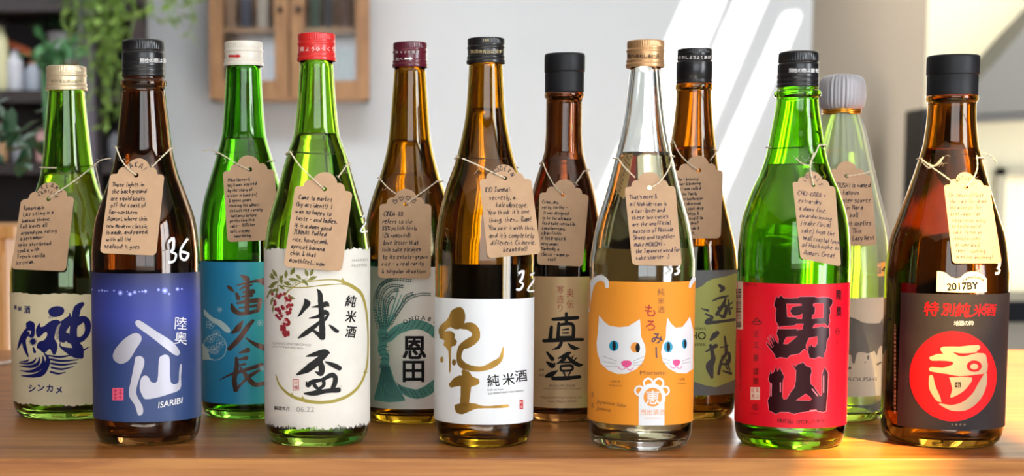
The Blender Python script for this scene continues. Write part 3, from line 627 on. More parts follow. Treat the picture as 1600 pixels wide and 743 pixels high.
p.poly([(118,615),(150,606),(190,604),(232,608),(260,618),(310,620),(400,612),(398,628),(330,632),(240,634),(200,648),(160,664),(125,652)], 2)
p.on(b, 'brush_character', goldink, 1, b.lab)
p = Print(N_); 
for ch, x, y in (('純', 323, 486), ('米', 403, 479), ('酒', 470, 462)): p.text(ch, x, y, 68, ang=6, bold=.012, align='c')
p.on(b, 'lettering', ink, 1, b.lab)
p = Print(N_); p.text('Kido no kaze', 293, 541, 16, ang=3, sx=1.0); p.text('tsuji shibata hideaki hatsu meimon', 295, 560, 16, ang=5, sx=.85); p.on(b, 'small_lettering', ink, 1, b.lab)
p = Print(N_); p.rect(462, 588, 481, 636); p.on(b, 'seal', redink, 1, b.lab)
p = Print(N_); p.text('紀', 471, 601, 16, align='c'); p.text('土', 471, 623, 16, align='c'); p.on(b, 'seal_marks', whi, 2, b.lab)
# --- bottle 7, tan label
b = E[7]; make_label(b, 'front_label', None, None, 876, 432, 637, mat('paper_tan_foil', srgb(206, 174, 128), 0.4, 0.2, var=.05, vscale=40))
p = Print((835, 490, 5.72), 1.06)
for i_, st in enumerate(([(165,48,26),(270,42,34),(386,34,30)], [(285,-4,26),(285,80,30)], [(218,85,26),(210,215,34)], [(215,98,24),(340,94,30),(346,212,30)], [(215,208,20),(345,205,20)], [(250,142,12),(302,136,18)], [(250,172,12),(302,170,16)],
           [(152,118,28),(140,235,38)], [(84,240,30),(260,232,34),(432,228,24)], [(240,258,28),(216,298,28),(160,318,6)], [(303,265,12),(350,302,36),(402,308,8)],
           [(112,342,18),(160,402,38)], [(112,430,18),(160,462,46),(182,440,12)], [(104,556,26),(150,540,46),(208,505,8)], [(214,396,12),(290,358,30),(322,345,16)], [(306,352,26),(252,412,30),(200,446,10)], [(228,384,10),(270,412,18)],
           [(285,365,22),(335,420,34),(395,455,34),(432,452,10)], [(345,425,14),(378,392,10)], [(330,400,14),(350,372,8)], [(240,434,16),(325,432,16)], [(238,465,22),(330,462,24),(334,500,20),(242,506,20),(238,465,20)], [(262,525,18),(276,552,12)], [(322,520,14),(304,548,12)], [(165,576,32),(280,574,36),(405,562,28)])):
    if i_ == 10: p.nxt()
    p.stroke(st, rough=.05)
p.on(b, 'brush_character', ink, 1, b.lab)
V_ = (825, 420, 3.23); p = Print(V_)
for ch, x, y in (('奥', 213, 120), ('伝', 213, 178), ('寒', 163, 103), ('造', 163, 152), ('り', 163, 196)): p.text(ch, x, y, 46, sx=.85, align='c')
p.on(b, 'red_lettering', mat('ink_rust', srgb(160, 62, 40), 0.5), 1, b.lab)
p = Print(V_); p.text('MASUMI SAKE', 174, 588, 17, sx=1.25, align='c'); p.text('JUNMAI GINJO BREWED IN NAGANO', 172, 604, 10, sx=1.15, align='c'); p.text('Miyasaka Brewing Company, Ltd.', 170, 648, 15, sx=1.05, align='c'); p.text('Suwa, Nagano, JAPAN', 172, 668, 15, sx=1.05, align='c')
p.text('謹醸', 68, 508, 14, align='c'); p.text('真澄', 68, 535, 14, align='c'); p.on(b, 'small_lettering', mat('ink_sepia', srgb(86, 60, 40), 0.6), 1, b.lab)
# --- bottle 8, orange cat label
b = E[8]; make_label(b, 'front_label', None, None, 999, 440, 664, mat('paper_orange', srgb(232, 148, 44), 0.6, spec=.25))
K_ = (915, 410, 2.858); p = Print(K_)
p.poly([(60,235),(82,262),(105,281),(150,288),(190,284),(220,266),(243,252),(246,300),(248,330),(266,370),(268,400),(258,440),(225,476),(180,496),(140,496),(100,480),(68,450),(52,400),(49,360),(55,310)]); p.nxt()
p.poly([(365,245),(382,272),(402,290),(432,287),(452,262),(466,240),(480,300),(484,470),(450,494),(410,492),(370,472),(345,440),(337,400),(344,365),(358,335),(360,290)]); p.nxt()
p.stroke([(12,215,14),(14,150,24),(30,92,26),(62,68,24),(90,80,22),(96,106,16)]); p.nxt(); p.stroke([(466,108,10),(472,90,16),(484,72,18)]); p.nxt()
p.rect(237, 580, 352, 726); p.disc(297, 600, 60, 62); p.on(b, 'printed_cat', mat('ink_cat_white', srgb(224, 226, 232), 0.5), 1, b.lab)
p = Print(K_)
for x, y, r in ((240,571,24),(280,537,25),(327,537,25),(354,571,23)): p.ring(x, y, r*.8, r*.36)
p.on(b, 'printed_toes', mat('ink_cat_white', srgb(224, 226, 232), 0.5), 2, b.lab)
p = Print(K_); p.disc(300, 600, 41, 42, 28); p.text('西出酒造', 245, 678, 28, sx=1.0); p.text('nishide shuzo brewery', 262, 696, 9); p.on(b, 'printed_orange_marks', orangeink, 2, b.lab)
p = Print(K_); p.text('恵', 300, 601, 66, bold=.02, align='c'); p.on(b, 'printed_emblem', whi, 3, b.lab)
p = Print(K_); p.disc(126, 371, 21, 24); p.nxt(); p.disc(369, 376, 20, 25); p.nxt(); p.disc(442, 362, 11, 22); p.on(b, 'printed_eye', mat('ink_cyan', srgb(22, 150, 190), 0.4), 2, b.lab)
p = Print(K_); p.disc(222, 378, 21, 23); p.on(b, 'printed_eye', orangeink, 2, b.lab)
p = Print(K_); p.disc(127, 371, 8, 21); p.nxt(); p.disc(233, 380, 10, 21); p.nxt(); p.disc(370, 376, 8, 21); p.nxt(); p.disc(445, 362, 5, 19); p.on(b, 'printed_pupil', ink, 3, b.lab)
p = Print(K_); p.poly([(158,445),(170,437),(195,437),(206,447),(200,460),(182,467),(165,460)], 3); p.stroke([(146,464),(155,475),(172,474),(182,466),(192,478),(206,478),(214,468)], 3)
p.nxt(); p.poly([(388,440),(397,433),(415,433),(423,441),(418,455),(405,461),(393,454)], 3); p.stroke([(378,460),(388,470),(400,468),(406,460),(414,472),(425,470),(430,460)], 3); p.on(b, 'printed_nose', mat('ink_magenta', srgb(222, 78, 140), 0.5), 2, b.lab)
p = Print(K_)
for a in ((140,440,80,418),(140,452,76,440),(145,462,88,462),(212,440,262,418),(212,450,262,436),(212,458,255,456),(378,440,345,425),(378,450,345,446),(430,440,470,425),(430,450,470,442)): p.stroke([a[:2], a[2:]], 2)
p.on(b, 'printed_whiskers', greyink, 2, b.lab)
p = Print(K_); p.text('も', 288, 214, 62, bold=.012, ang=-4, align='c'); p.text('ろ', 290, 280, 56, bold=.012, ang=-4, align='c'); p.on(b, 'red_lettering', mat('ink_vermilion', srgb(188, 52, 34), 0.5), 2, b.lab)
p = Print(K_); p.text('み', 320, 338, 56, bold=.012, ang=-4, align='c'); p.stroke([(315,378,6),(317,422,6)]); p.on(b, 'purple_lettering', mat('ink_aubergine', srgb(72, 48, 84), 0.5), 2, b.lab)
p = Print(K_)
for ch, y in (('純', 130), ('米', 170), ('酒', 210)): p.text(ch, 337, y, 34, align='c')
p.text('Moromi', 243, 500, 27, ang=0, sx=1.35); p.text('Japanese Sake', 48, 625, 24, ang=-9, sx=1.0); p.text('Junmai', 48, 656, 24, ang=-9); p.text('・純米酒', 108, 534, 13, ang=-2); p.text('Nishide-an', 105, 551, 13, ang=-2); p.text('・山廃', 412, 524, 12); p.text('Yamahai', 408, 542, 12)
p.text('清', 30, 588, 26, sx=.5, align='c'); p.text('酒', 30, 636, 26, sx=.5, align='c'); p.on(b, 'small_lettering', brownink, 2, b.lab)
# --- bottle 9, olive label
b = E[9]; make_label(b, 'front_label', None, None, 1078, 422, 617, mat('paper_slate', srgb(118, 126, 130), 0.6))
O_ = (1070, 410, 3.715); p = Print(O_)
p.poly([(-160,150),(-60,200),(0,188),(22,172),(42,160),(100,136),(128,110),(170,92),(200,88),(240,80),(290,62),(330,60),(330,660),(250,695),(180,722),(120,712),(60,692),(0,690),(-160,700)])
p.on(b, 'printed_field', mat('ink_moss', srgb(188, 202, 116), 0.6), 1, b.lab)
p = Print(O_, 1.15)
for i_, st in enumerate(([(200,132,14),(222,150,22),(205,168,8)], [(160,222,6),(200,205,12),(252,192,8)], [(238,196,8),(225,240,16),(186,300,18)], [(196,262,12),(240,252,14),(228,312,18),(198,300,10)], [(252,212,6),(262,296,14)], [(242,250,6),(276,232,8)], [(246,280,6),(276,262,8)],
           [(98,266,6),(136,278,12)], [(120,298,8),(160,318,16),(126,345,24),(180,345,16),(292,330,14)], [(188,408,24),(170,425,28),(150,448,12)], [(122,516,6),(180,482,22)], [(150,480,16),(165,555,24),(145,600,40),(158,664,16)],
           [(232,430,10),(240,520,16),(212,572,14),(196,645,14)], [(208,492,6),(250,482,8)], [(216,548,10),(256,522,14),(254,580,18),(218,588,10)], [(240,562,10),(262,622,8)], [(222,628,8),(268,642,16)], [(238,600,8),(250,620,8)])):
    if i_ == 9: p.nxt()
    p.stroke(st, rough=.08)
p.on(b, 'brush_character', mat('ink_slate', srgb(70, 76, 84), 0.5), 2, b.lab)
p = Print(O_); p.text('Embers', 122, 390, 30, align='r'); p.text('YUHO', 122, 445, 62, bold=.01, align='r'); p.text('Junmai', 120, 482, 30, align='r'); p.on(b, 'lettering', ink, 2, b.lab)
# --- bottle 10, red label
b = E[10]; make_label(b, 'front_label', None, None, 1233, 443, 668, mat('paper_scarlet', srgb(224, 10, 40), 0.42, spec=.35))
P_ = (1190, 450, 6.758); Q_ = (1190, 560, 7.075); T_ = (1140, 420, 2.972)
oto = [(128,180),(145,110),(160,78),(172,104),(205,72),(235,102),(300,104),(385,100),(400,86),(560,86),(590,100),(640,90),(720,98),(752,122),(750,165),(722,205),(730,260),(712,290),(722,350),(700,410),(720,425),(720,500),(690,560),(686,640),(660,700),(655,735),(600,722),(560,745),(505,735),(485,660),(450,640),(400,690),(300,708),(270,740),(200,728),(150,742),(135,700),(52,590),(48,560),(110,628),(62,520),(68,515),(125,615),(85,495),(92,492),(135,570),(112,482),(150,550),(175,585),(178,532),(155,480),(170,435),(180,400),(150,350),(145,260),(152,215)]
yama = [(75,210),(88,165),(100,110),(112,165),(132,145),(163,80),(175,140),(203,95),(222,140),(250,195),(235,255),(230,420),(245,450),(280,440),(320,370),(360,320),(375,250),(380,130),(330,60),(378,88),(385,65),(460,38),(500,82),(545,95),(556,140),(540,200),(545,280),(572,298),(650,410),(665,400),(665,180),(680,130),(700,90),(738,160),(735,300),(720,500),(715,580),(680,592),(600,575),(420,595),(360,612),(300,590),(200,590),(160,614),(80,570),(65,460),(90,410),(95,270),(75,240)]
p = Print(P_); p.poly(oto); p.nxt(); p.Z = Q_; p.poly(yama); p.on(b, 'bold_character', mat('foil_dark_maroon', srgb(52, 4, 14), 0.25, 0.3), 1, b.lab)
p = Print(P_); cuts = [[(262,165),(420,165),(428,180),(330,192),(296,240),(330,290),(380,292),(432,268),(425,322),(370,320),(370,305),(272,302)], [(545,165),(575,158),(655,160),(650,312),(530,320),(538,280),(560,270),(568,205),(545,185)],
    [(165,412),(240,400),(350,392),(370,375),(442,375),(430,430),(370,444),(390,425),(325,428),(180,428)], [(545,400),(570,376),(640,378),(660,370),(705,408),(672,412),(640,400),(540,418)], [(245,545),(262,516),(378,508),(320,550),(275,588),(230,586)], [(500,525),(590,508),(588,580),(565,620),(540,612),(520,585),(515,618),(495,600),(490,650),(470,630),(470,595)]]
for c in cuts: p.poly(c); p.nxt()
p.Z = Q_; p.poly([(382,458),(490,388),(552,440),(540,460)]); p.on(b, 'character_opening', mat('paper_scarlet', srgb(226, 24, 52)), 2, b.lab)
p = Print(P_)
def outline(p, c, wd): p.stroke([(x, y, wd) for x, y in c]+[(c[0][0], c[0][1], wd)], k=1, caps=False)
outline(p, oto, 5)
for c in cuts: outline(p, c, 4)
p.Z = Q_; outline(p, yama, 5); outline(p, [(382,458),(490,388),(552,440),(540,460)], 5)
for a in ((107,275,105,410),(208,265,208,365),(685,190,685,370),(560,335,620,410),(535,572,605,568)): p.stroke([a[:2], a[2:]], 12)
p.on(b, 'character_outlines', mat('ink_rose', srgb(236, 120, 140), 0.4), 3, b.lab)
p = Print(T_); p.rect(28, 58, 62, 280); p.nxt(); p.rect(97, 548, 140, 606); p.on(b, 'barcode_panel', mat('ink_cream', srgb(232, 214, 200), 0.5), 1, b.lab)
p = Print(T_); rb = random.Random(12); y = 92
while y < 268: hgt = rb.choice((2, 2, 3.5, 5)); p.rect(30, y, 54, y+hgt); y += hgt+rb.choice((2, 3, 4))
p.on(b, 'barcode_bars', ink, 2, b.lab)
p = Print(T_)
for ch, y in (('近', 300), ('江', 352), ('屋', 412), ('謹', 474), ('醸', 520)): p.text(ch, 122, y, 34, sx=.8, align='c')
p.stroke([(104,250,5),(125,226,5),(147,250,5)], k=1); p.stroke([(112,244,4),(140,244,4)]); p.stroke([(112,256,4),(140,256,4)])
for i, ch in enumerate('製造者陸奥酒造株式会社八戸市'): p.text(ch, 50, 335+17*i, 15, sx=.6, align='c')
for i, ch in enumerate('原材料名米米麹日本酒'): p.text(ch, 28, 340+22*i, 13, sx=.4, align='c')
p.text('陸', 508, 118, 52, sx=.5, bold=.02, align='c'); p.text('奥', 508, 196, 52, sx=.5, bold=.02, align='c'); p.ring(502, 290, 8, 3, 16); p.text('男', 502, 290, 14, sx=.6, align='c')
for i, ch in enumerate('純米超辛口日本酒度八戸酒類'): p.text(ch, 500, 340+22*i, 18, sx=.5, align='c')
p.ring(120, 640, 13, 3); p.text('紙', 120, 640, 16, align='c'); p.text('リサイクル', 92, 672, 9, ang=-8); p.text('お酒は二十歳', 62, 72, 11, ang=-4)
for i, ch in enumerate('MUTSU OTOKOYAMA'): u = i/14; p.text(ch, 230+208*u, 702+8*math.sin(PI*min(1, u*1.1)), 24, ang=-6+14*u, bold=.01, align='c')
p.on(b, 'lettering', mat('ink_oxblood', srgb(70, 6, 18), 0.4), 2, b.lab)
p = Print(T_)
for x, y, c in ((108,562,'陸'), (128,562,'奥'), (108,590,'男'), (128,590,'山')): p.text(c, x, y, 22, sx=.8, align='c')
p.on(b, 'seal_marks', redink, 2, b.lab)
# --- bottle 12, black label
b = E[12]; make_label(b, 'front_label', 1403, None, 1475, 459, 671, mat('paper_black_washi', srgb(44, 38, 40), 0.7, spec=.25, bump=.3, bscale=300, var=.18, vscale=50))
X_ = (1375, 400, 2.654); Y_ = (1430, 450, 9.285)
p = Print(X_); p.disc(303, 497, 181, 187, 48); p.on(b, 'red_disc', mat('ink_disc_red', srgb(222, 20, 28), 0.6, spec=.2), 1, b.lab)
p = Print(Y_)
for ch, x, y, h in (('特', 235, 300, 225), ('別', 478, 306, 200), ('純', 690, 315, 220), ('米', 935, 318, 190), ('酒', 1085, 312, 190)): p.text(ch, x, y, h, ang=-2, shear=.1, bold=.014, align='c')
p.stroke([(760,380,14),(800,405,22),(850,390,10),(890,365,8)]); p.on(b, 'red_lettering', mat('ink_disc_red', srgb(222, 34, 40)), 1, b.lab)
p = Print(Y_)
for ch, x in (('地', 600), ('酒', 668), ('の', 742), ('粋', 815)): p.text(ch, x, 507, 82, bold=.008, align='c')
p.on(b, 'white_lettering', whi, 1, b.lab)
p = Print(X_)
p.poly([(204,418),(240,404),(262,404),(250,388),(262,374),(330,374),(408,367),(413,384),(396,400),(430,402),(442,420),(445,478),(400,490),(330,497),(280,488),(206,476),(212,458),(258,462),(302,448),(296,436),(250,432),(212,432)], 2)
p.stroke([(212,500,18),(218,545,28),(240,588,22),(252,602,5)]); p.stroke([(248,612,6),(300,628,24),(355,618,38),(400,580,40),(425,530,34),(438,488,12)]); p.poly([(287,502),(330,500),(382,503),(372,530),(345,560),(310,580),(290,584),(300,550)], 2)
p.on(b, 'beige_character', mat('ink_beige', srgb(186, 160, 128), 0.7, spec=.2), 2, b.lab)
p = Print(X_); p.disc(391, 455, 31, 24, 28); p.stroke([(305,398,2),(340,408,12),(400,400,2)]); p.on(b, 'character_opening', mat('ink_disc_red', srgb(222, 34, 40)), 3, b.lab)
p = Print(X_); p.disc(391, 457, 17, 12); p.on(b, 'character_dot', mat('ink_beige', srgb(196, 174, 146)), 4, b.lab)
p = Print(X_); p.rect(311, 521, 336, 546); p.on(b, 'seal', ink, 3, b.lab)
p = Print(X_); p.text('玉', 323, 534, 26, bold=.02, align='c')
for i, ch in enumerate('たまがわ'): p.text(ch, 300+17*i, 697, 10, align='c')
for i, ch in enumerate('玉川特別純米酒山廃仕込日本酒木下酒造有限会社'): p.text(ch, 62, 288+17*i, 15, sx=.6, align='c')
p.on(b, 'small_lettering', mat('ink_beige', srgb(196, 174, 146)), 4, b.lab)
crm = mat('paper_ivory', srgb(226, 214, 186), 0.55)
p = Print(X_); p.poly([(236,62),(250,62),(272,68),(290,84),(312,92),(332,90),(346,76),(362,66),(382,62),(404,65),(424,76),(442,92),(443,148),(400,150),(330,150),(234,146)]); nk = p.on(b, 'vintage_label', crm, 0.2)
p = Print(X_); p.text('2017BY', 343, 124, 42, ang=3, sx=.98, bold=.03, align='c'); p.arc('TAMAGAWA', 390, 150, 64, -46, 42, 16, bold=.015); p.on(b, 'lettering', ink, 1.6, nk)
# --- bottle 11, film-wrapped bottle with the bull label
b = E[11]; make_label(b, 'front_label', None, None, 1302, 465, 619, mat('paper_oat', srgb(188, 180, 160), 0.6))
U_ = (1300, 370, 2.477); p = Print(U_)
p.poly([(-90,330),(-60,305),(0,297),(40,302),(90,315),(118,330),(150,334),(185,332),(192,318),(212,305),(240,320),(240,400),(205,425),(188,420),(178,440),(172,460),(165,440),(140,450),(112,444),(95,452),(88,488),(76,482),(74,456),(40,452),(0,446),(-60,450),(-90,430)], 2)
p.stroke([(52,512,6),(70,506,10)]); p.disc(140, 466, 4, 9); p.stroke([(176,492,8),(190,484,6)]); p.disc(128, 484, 3); p.on(b, 'printed_bull', mat('ink_bull_grey', srgb(44, 42, 42), 0.6, var=.25, vscale=120), 1, b.lab)
p = Print(U_); p.text('KUROUSHI', 172, 557, 21, sx=1.55, align='r'); p.on(b, 'lettering', mat('ink_bull_grey', (0, 0, 0)), 1, b.lab)
film = bpy.data.materials.new('frosted_film'); film.use_nodes = True; nt = film.node_tree; pb = nt.nodes['Principled BSDF']
pb.inputs['Base Color'].default_value = (*srgb(226, 238, 226), 1); pb.inputs['Roughness'].default_value = .38; tr = nt.nodes.new('ShaderNodeBsdfTransparent'); tl = nt.nodes.new('ShaderNodeBsdfTranslucent'); tl.inputs[0].default_value = (.85, .92, .82, 1)
m1 = nt.nodes.new('ShaderNodeMixShader'); m1.inputs[0].default_value = .5; m2 = nt.nodes.new('ShaderNodeMixShader'); m2.inputs[0].default_value = .26
out = nt.nodes['Material Output']; nt.links.new(pb.outputs[0], m1.inputs[1]); nt.links.new(tl.outputs[0], m1.inputs[2]); nt.links.new(tr.outputs[0], m2.inputs[1]); tc = nt.nodes.new('ShaderNodeTexCoord'); sp = nt.nodes.new('ShaderNodeSeparateXYZ'); mr = nt.nodes.new('ShaderNodeMapRange'); mr.inputs['From Min'].default_value = b.lz[1]+.01; mr.inputs['From Max'].default_value = b.lz[1]+.06; mr.inputs['To Min'].default_value = .22; mr.inputs['To Max'].default_value = .6; nt.links.new(tc.outputs['Object'], sp.inputs[0]); nt.links.new(sp.outputs[2], mr.inputs[0]); nt.links.new(mr.outputs[0], m2.inputs[0]); nt.links.new(m1.outputs[0], m2.inputs[2]); nt.links.new(m2.outputs[0], out.inputs[0])
zt = b.z_of(174); r0 = b.rr(174, 27)
k = M(); prof = []
for z, r in b.prof:
    if 0.004 < z < zt-0.012: prof.append((r+0.0011 if z < b.lz[1]+.01 else r+0.0022, z))
prof.append((r0, zt-0.002))
rf = random.Random(8); ph = [rf.uniform(0, 6.28) for _ in range(4)]
def pleat(a, i):
    z = prof[i][1]; q = max(0, min(1, (z-b.lz[1])/(zt-b.lz[1]))); return 1+0.045*q*(abs(math.sin(a*9+ph[0]))-.5)+0.02*q*math.sin(a*23+ph[1]) + .003*math.sin(a*31+z*60)
k.lathe(prof, 240, pleat); k.build('frosted_film_wrap', film, b.root, smooth=True)
# the gathered film over the hidden cap, and the gold tie
hp = [(27.5, 172), (33, 166), (35, 155), (35, 140), (34, 130), (31, 123), (24, 118.5), (12, 116), (1, 115.5)]
prof = [(b.rr(y, h), b.z_of(y)) for h, y in hp]
c = curve([(r, z) for r, z in prof], 3); prof = [(max(r, .0006), z) for r, z in c]
k = M(); rg = k.lathe(prof, 240, lambda a, i: 1+.022*abs(math.sin(a*13+.5))+.015*math.sin(a*5+2)+.012*math.sin(a*37)); k.cap_ring(rg[-1], 240)
k.build('film_hood', mat('film_hood_grey', srgb(196, 196, 204), 0.4, trans=.3, coat=.3), b.root, smooth=True)
k = M(); rg = k.lathe([(b.rr(150, 24), b.z_of(170)), (b.rr(150, 27), b.z_of(165)), (b.rr(150, 27), b.z_of(130)), (b.rr(150, 22), b.z_of(124))], 48); k.cap_ring(rg[0], 48, False); k.cap_ring(rg[-1], 48); o = k.build('hidden_cap', mat('cap_grey_violet', srgb(128, 120, 130), 0.5), b.root); sharp(o)
k = M()
for j, dz in enumerate((-.0014, 0.0003, .002)): k.tube([(r0*1.03*math.cos(a*PI/24), r0*1.03*math.sin(a*PI/24), zt+dz+.0006*math.sin(a*.6+j)) for a in range(49)], .0011, 6)
k.build('gold_tie', mat('gold_wire', srgb(222, 160, 60), .25, .9), b.root, smooth=True)
p = Print(U_); p.poly([(175,102),(216,92),(218,150),(176,152)]); st = p.lay('number_sticker', mat('paper_amber', srgb(226, 160, 60), .5), b.root, lambda x, y: surf(b, x, y, .0022))
p = Print(U_); p.text('34-', 178, 140, 34, ang=4, bold=.01); p.lay('lettering', ink, st, lambda x, y: surf(b, x, y, .0024))
# --- print on the caps
def capprint(b, items, m, parts_parent, off=0.0005, arrow=None):
    z0, z1, r = b.cap; p = Print()
    for body, x, y, h, sp, bo in items: p.text(body, x, y, h, spacing=sp, bold=bo)
    if arrow:
        x, y, l, h = arrow; p.rect(x, y-h*.25, x+l*.68, y+h*.25); p.poly([(x+l*.66, y-h*.5), (x+l, y), (x+l*.66, y+h*.5)])
    par = [c for c in b.root.children if c.name.split('.')[0] in ('screw_cap', 'stopper')][0]
    p.lay('cap_lettering', m, par, lambda x, y: surf(b, x, y, off, r), 3)
capprint(E[1], [('あけるときは左へ', 82, 127, 6, 6.2, 0)], mat('ink_olive_gold', srgb(120, 110, 50), .5), 0, .0003)
capprint(E[2], [('開栓の際は蓋を', 222, 94.5, 7.6, 7.3, .02)], whi, 0)
capprint(E[3], [], redink, 0, .0006, arrow=(357, 87.5, 20, 6.5))
capprint(E[4], [('蓋ようゆっくり', 472, 76.5, 7.4, 8.3, .02)], mat('ink_blush', srgb(250, 206, 200), .5), 0, .0006)
capprint(E[5], [('ゆっくり開栓', 620, 81.5, 5, 6.5, .01), ('左へ', 621, 92, 5.4, 5.4, .01)], whi, 0, .0006, arrow=(632, 91.5, 13, 6))
capprint(E[6], [('JSM', 755, 63, 5, 3.6, .02), ('矢印の方向に回す', 738, 80.5, 6.4, 6.3, .02)], mat('ink_champagne', srgb(216, 196, 150), .5), 0, .0006)
capprint(E[8], [('左へまわしあける', 983, 87.5, 6.4, 6.4, .02)], ink, 0, .0006)
capprint(E[9], [('まわしようよくあけ', 1062, 89.5, 5.6, 5.8, .02)], whi, 0, .0006)
capprint(E[10], [('開栓の際は蓋を', 1236, 110, 7.2, 6.8, .02)], whi, 0, .0006)
# back labels seen through the bottles
for i, zt_ in ((1, .03), (2, .0), (3, .0), (4, -.008), (5, .004), (6, .022), (7, .012), (8, .018), (9, .014), (10, -.05), (12, -.012)):
    b = E[i]; z0, z1 = b.lz; back_label(b, z0+.004, z1+zt_, 62 if i != 8 else 66)
# ---------------------------------------------------------------- handwriting (single-stroke letters) and kraft tags
HF = {  # x 0-6, y 0(descender) 2(baseline) 6(x-height) 9(capital)
'a':'46 25 13 22 33 46 42 52','b':'19 12 13 35 44 43 22 12','c':'45 26 14 13 22 42','d':'45 25 13 22 43 59 52','e':'14 35 46 26 14 13 22 42','f':'48 39 28 22|15 45','g':'46 25 14 23 44 46 41 20 11','h':'19 12|14 35 45 42',
'i':'26 22|28 28','j':'36 31 20 11|38 38','k':'19 12|46 14 42','l':'29 22 32','m':'06 02|05 16 26 22|25 36 46 42','n':'16 12|15 35 45 42','o':'26 14 12 32 45 26','p':'16 10|15 36 45 33 13','q':'46 26 14 33 45|46 40','r':'16 12|14 35 46','s':'45 26 15 34 43 22 12',
't':'28 23 32 42|15 45','u':'16 13 22 33 46 42','v':'16 22 46','w':'06 12 25 32 56','x':'16 42|46 12','y':'16 13 33|46 31 10','z':'15 46 12 42',
'A':'02 39 52|14 44','B':'12 19 38 37 15 44 42 12','C':'48 29 05 13 32 52','D':'12 19 48 55 42 12','E':'49 19 12 42|15 35','F':'49 19 12|15 35','G':'58 29 05 13 42 55 35','H':'12 19|52 59|15 55','I':'29 22','J':'19 59|39 33 12','K':'19 12|59 15 52','L':'19 12 42','M':'02 19 35 59 52','N':'12 19 52 59',
'O':'29 05 13 42 65 58 29','P':'12 19 48 36 15','R':'12 19 48 36 15 52','S':'58 29 17 45 53 22 12','T':'09 59|39 32','U':'19 13 32 53 59','V':'09 32 59','W':'09 12 35 42 69','Y':'09 35|59 32','Q':'29 05 13 42 65 58 29|44 62',
'0':'29 14 22 43 48 29','1':'18 29 22','2':'18 39 47 12 52','3':'18 39 36 25 44 32 12','4':'39 14 54|39 42','5':'49 19 15 45 32 12','6':'49 16 13 32 44 15','7':'19 49 22','8':'29 17 35 43 22 13 47 29','9':'47 28 26 47 42',
'.':'12 13',',':'13 11','!':'29 24|22 22',"'":'29 27','-':'15 45','—':'05 65','(':'39 15 13 31','|':'29 21',')':'19 36 33 11','&':'52 18 29 27 13 22 44','@':'44 24 33 45 42 64 48 18 04 12 42',':':'25 25|22 22','%':'19 28 17 08 19|12 58|44 53 42 33 44','=':'16 46|14 44','?':'18 39 46 24|22 22','/':'49 12','"':'19 17|39 37',
'>':'15 65|47 65 43','~':'15 27 35 47','^':'27 16 38 26|27 16 28'}
WID = {'i':3,'l':3,'I':3,'.':2.5,',':2.5,"'":2.2,'!':3,':':2.5,' ':3.0,'m':5.6,'w':6.4,'M':6.4,'W':7,'O':6.8,'f':4.6,'t':4.8,'r':4.6,'(':3.8,')':3.8,'1':3.6,'—':7.4,'H':6.4,'A':6,'>':7}
def hand(p, s, x, y, h, wmax, ang=0.0, pen=1.7, rnd=None, rot=0.0):
    """write s with baseline start (x, y); h = capital height; all in the print's own units, y down"""
    u = h/7.0; tot = sum(WID.get(c, 5.4) for c in s)*u*.78; kx = min(.78, .78*wmax/max(tot, 1e-6)) if wmax else .78
    cx_ = 0; ca, sa = math.cos(ang), math.sin(ang)
    for ch in s:
        g = HF.get(ch); jy = rnd.uniform(-.25, .25)*u; js = rnd.uniform(.9, 1.1)
        if g:
            for st in g.split('|'):
                pts = []
                for t in st.split(' '):
                    gx, gy = int(t[0]), int(t[1])-2; xx = (gx*js+gy*.16+rnd.uniform(-.16, .16))*u*kx+cx_; yy = (gy*js+rnd.uniform(-.16, .16))*u+jy
                    pts.append((x+xx*ca+yy*sa, y+xx*sa-yy*ca, pen*rnd.uniform(.8, 1.15)))
                if len(pts) == 2 and abs(pts[0][0]-pts[1][0])+abs(pts[0][1]-pts[1][1]) < .8*u: p.disc(pts[0][0], pts[0][1], pen*.6, n=6)
                else: p.stroke(pts, k=3 if len(pts) > 2 else 2, caps=False)
        cx_ += WID.get(ch, 5.4)*u*kx*rnd.uniform(.95, 1.05)
kraft = mat('kraft_card', srgb(192, 157, 124), 0.85, bump=0.3, bscale=600, var=0.07, vscale=70)
pen_m = mat('pen_ink', srgb(40, 28, 34), 0.6); twine_m = mat('twine_jute', srgb(228, 216, 190), 0.9)
pen2 = mat('pen_ink_violet', srgb(52, 36, 62), 0.6)
def tag_outline():
    """unit-width card, u right, v down from the shoulders; h given later"""
    def arc_(cx_, cy_, r, a0, a1, n=7): return [(cx_+r*math.cos(math.radians(a0+(a1-a0)*i/n)), cy_-r*math.sin(math.radians(a0+(a1-a0)*i/n))) for i in range(n+1)]
    top = arc_(.07, .075, .07, 180, 90) + [(.13, .0)] + arc_(.245, -.02, .105, 175, 78, 6) + arc_(.5, -.06, .225, 165, 15, 14) + arc_(.755, -.02, .105, 102, 5, 6) + [(.87, .0)] + arc_(.93, .075, .07, 90, 0)
    return top
TAGS = {}
def bil(c, u, v):
    BL, BR, TR, TL = c; t = (TL[0]+(TR[0]-TL[0])*u, TL[1]+(TR[1]-TL[1])*u); bo = (BL[0]+(BR[0]-BL[0])*u, BL[1]+(BR[1]-BL[1])*u)
    return (t[0]+(bo[0]-t[0])*v, t[1]+(bo[1]-t[1])*v)
